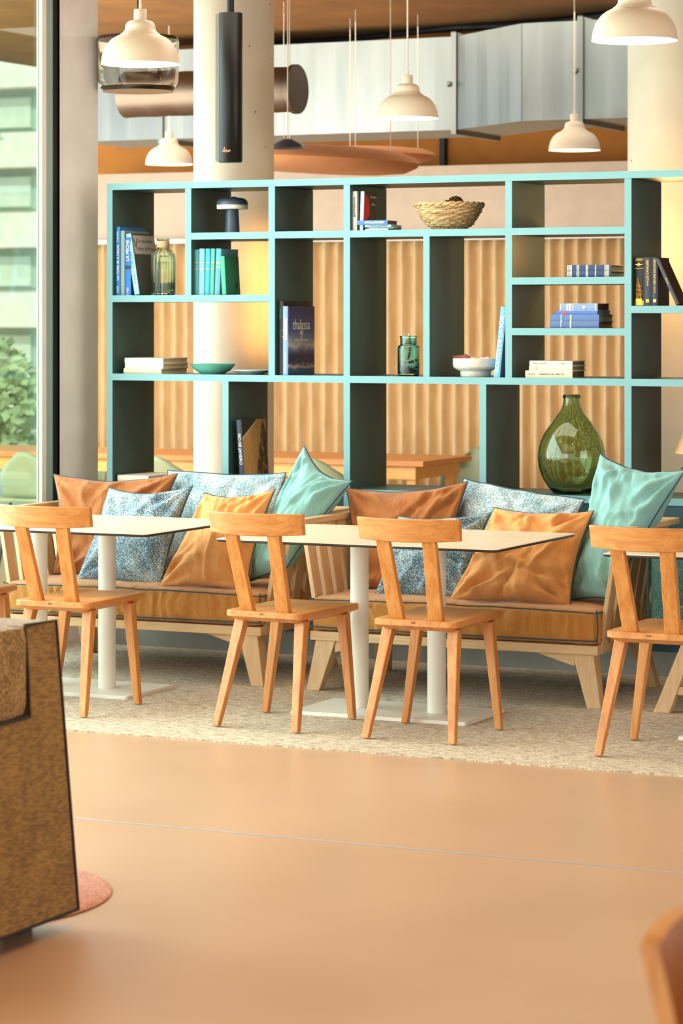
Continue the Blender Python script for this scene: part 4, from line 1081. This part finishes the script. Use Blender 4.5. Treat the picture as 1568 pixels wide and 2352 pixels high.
# ------------------------------------------------------------------ dining room tables and chairs beyond the bookcase
t = thing('dining_table', 'long orange wood table in the room beyond the bookcase', 'table', (-9.0, 16.2, 0))
MB().box(-1.9,2.12,-.40,.40,.705,.74).build('tabletop', M_btable, t, bevel=.003)
MB().box(-1.85,2.05,-.36,.36,.62,.705).build('apron', M_bapron, t)
for x in (-1.8, 1.98):
    for y in (-.34, .28): MB().box(x,x+.06,y,y+.06,0,.70).build('leg', M_bapron, t)
def make_shell():
    t = thing('shell_chair', '', 'chair', (0,0,0), 0, 'moulded shell chairs beyond the bookcase')
    rows = []
    for j in range(9):
        v = j/8; z = .46 + .31*v; row = []
        w_ = .25*(1-.45*max(0, v-.55)**1.5*2.2) * (1 - .5*smoothstep(.8, 1.02, v)*.6)
        for i in range(17):
            a = (-1+2*i/16); x = w_*math.sin(a*1.35)/math.sin(1.35); y = -.20 - .06*v + .14*(a*a)
            row.append((x, y, z - (.10*a*a*v)))
        rows.append(row)
    o = MB().rings(rows, False, False).build('back_shell', M_sage, t, True)
    m = o.modifiers.new('thick', 'SOLIDIFY'); m.thickness = .014
    MB().rbox(-.235,.235,-.24,.22,.43,.465,.016,(8,8,2)).build('seat', M_sage, t, True)
    for sx in (-1, 1):
        for sy in (-1, 1): MB().tube([(sx*.21,sy*.21,0),(sx*.15,sy*.14,.435)], .011, 8).build('leg', M_black, t, True)
    return t
sc_ = make_shell()
SH = [(-7.05, 16.95, PI, 'sage shell chair at the far side of the dining table, right end', None), (-7.98, 16.98, PI, 'sage shell chair beyond the dining table, middle', None), (-9.16, 16.98, PI, 'sage shell chair beyond the dining table, left of the column', None), (-10.15, 16.95, PI, 'sage shell chair beyond the dining table, far left', None),
      (-7.42, 15.55, 0, 'sage shell chair at the near side of the dining table behind the teal cushion', None), (-8.52, 15.5, 0, 'sage shell chair at the near side of the dining table beside the column', None), (-9.5, 15.5, R(4), 'sage shell chair at the near side of the dining table, leftmost', None), (-5.28, 15.0, R(20), 'olive shell chair seen behind the green demijohn', M_olive)]
for i, (x, y, rz, lb, mt) in enumerate(SH):
    if i == 0: sc_.location = (x, y, 0); sc_.rotation_euler = (0,0,rz); sc_['label'] = lb
    else:
        o = dup(sc_, (x, y, 0), rz, lb)
        if mt:
            for c in o.children:
                if not c.name.startswith('leg'):
                    c.data = c.data.copy(); c.data.materials.clear(); c.data.materials.append(mt)

# ------------------------------------------------------------------ foreground
# block sofa at the left
t = thing('block_sofa', 'olive brown tweed block armchair with dark piping in the left foreground', 'sofa', (-3.80, 6.39, 0))
def sx_(z): return -.07*(z-.045)/.78
prof_ = [(-1.2,.045),(0,.045),(0,.825),(-.16,.825),(-.16,.582),(-1.2,.582)]
sub = []
for (a0, b0), (a1, b1) in zip(prof_, prof_[1:]+prof_[:1]):
    for k in range(6): q = k/6; sub.append((a0+(a1-a0)*q, b0+(b1-b0)*q))
o = MB().rings([[(-1.0, y, z) for y, z in sub], [(sx_(z), y, z) for y, z in sub]]).build('body', M_fgsofa, t, bevel=.006, seg=2)
MB().tube([(sx_(z)+.001, .0, z) for z in (.048,.2,.4,.6,.826)] + [(sx_(.83), -.16, .828)], .0045, 8).build('piping', M_fgpipe, o, True)
MB().tube([(.001,-1.2,.047),(.001,-.6,.047),(.001,.0,.047)], .0045, 8).build('piping', M_fgpipe, o, True)
o = MB().rbox(-1.0,-.050,-1.2,-.163,.582,.835,.030,(12,12,6),.012).build('top_cushion', M_fgtop, t, True)
MB().tube([(-.066,-.166,.825),(-.058,-.163,.70),(-.052,-.165,.588),(-.050,-.5,.584),(-.050,-1.2,.584)], .005, 8).build('piping', M_fgpipe, o, True)
m_ = MB()
for x in (-.9, -.12):
    for y in (-1.1, -.12): m_ = MB().box(x-.03,x+.03,y-.03,y+.03,0,.046).build('foot', M_black, t)
o = MB().lathe([(0,0),(.49,0),(.50,.004),(.49,.010),(0,.010)], seg=80).build('rug', M_rug, None, True); o.location = (-4.377, 6.57, 0)
tag(o, 'round coral rug under the olive brown armchair', 'rug')
# blurred chair back in the right foreground
t = thing('tub_chair', 'blurred bent wood chair back in the right bottom corner', 'chair', (-.876, 3.40, 0))
def shell_rows(rad_off):
    rs = []
    for i in range(41):
        q = i/40; a = R(2) + R(176)*q          # opens towards the photographer, back at +Y
        edge = min(q, 1-q)
        drop = .035*max(0, 1-edge/.13)**2
        col = []
        for j in range(13):
            v = j/12; z = .44 + (.42-drop)*v
            r_ = .215 + .085*v**1.2 + rad_off
            col.append((r_*math.cos(a), r_*math.sin(a), z))
        rs.append(col)
    return rs
m_ = MB()
outer = shell_rows(0.0); inner = shell_rows(-.026)
m_.rings([o_ + i_[::-1] for o_, i_ in zip(outer, inner)])
m_.build('back_shell', M_chz, t, True, angle=R(50))
MB().lathe([(0,.41),(.24,.41),(.262,.425),(.262,.445),(.24,.452),(0,.446)], seg=48).build('seat', M_chy, t, True)
for a in (45, 135, 225, 315):
    MB().tube([(.24*math.cos(R(a)),.24*math.sin(R(a)),0),(.17*math.cos(R(a)),.17*math.sin(R(a)),.42)], [.012,.018], 10).build('leg', M_chz, t, True)
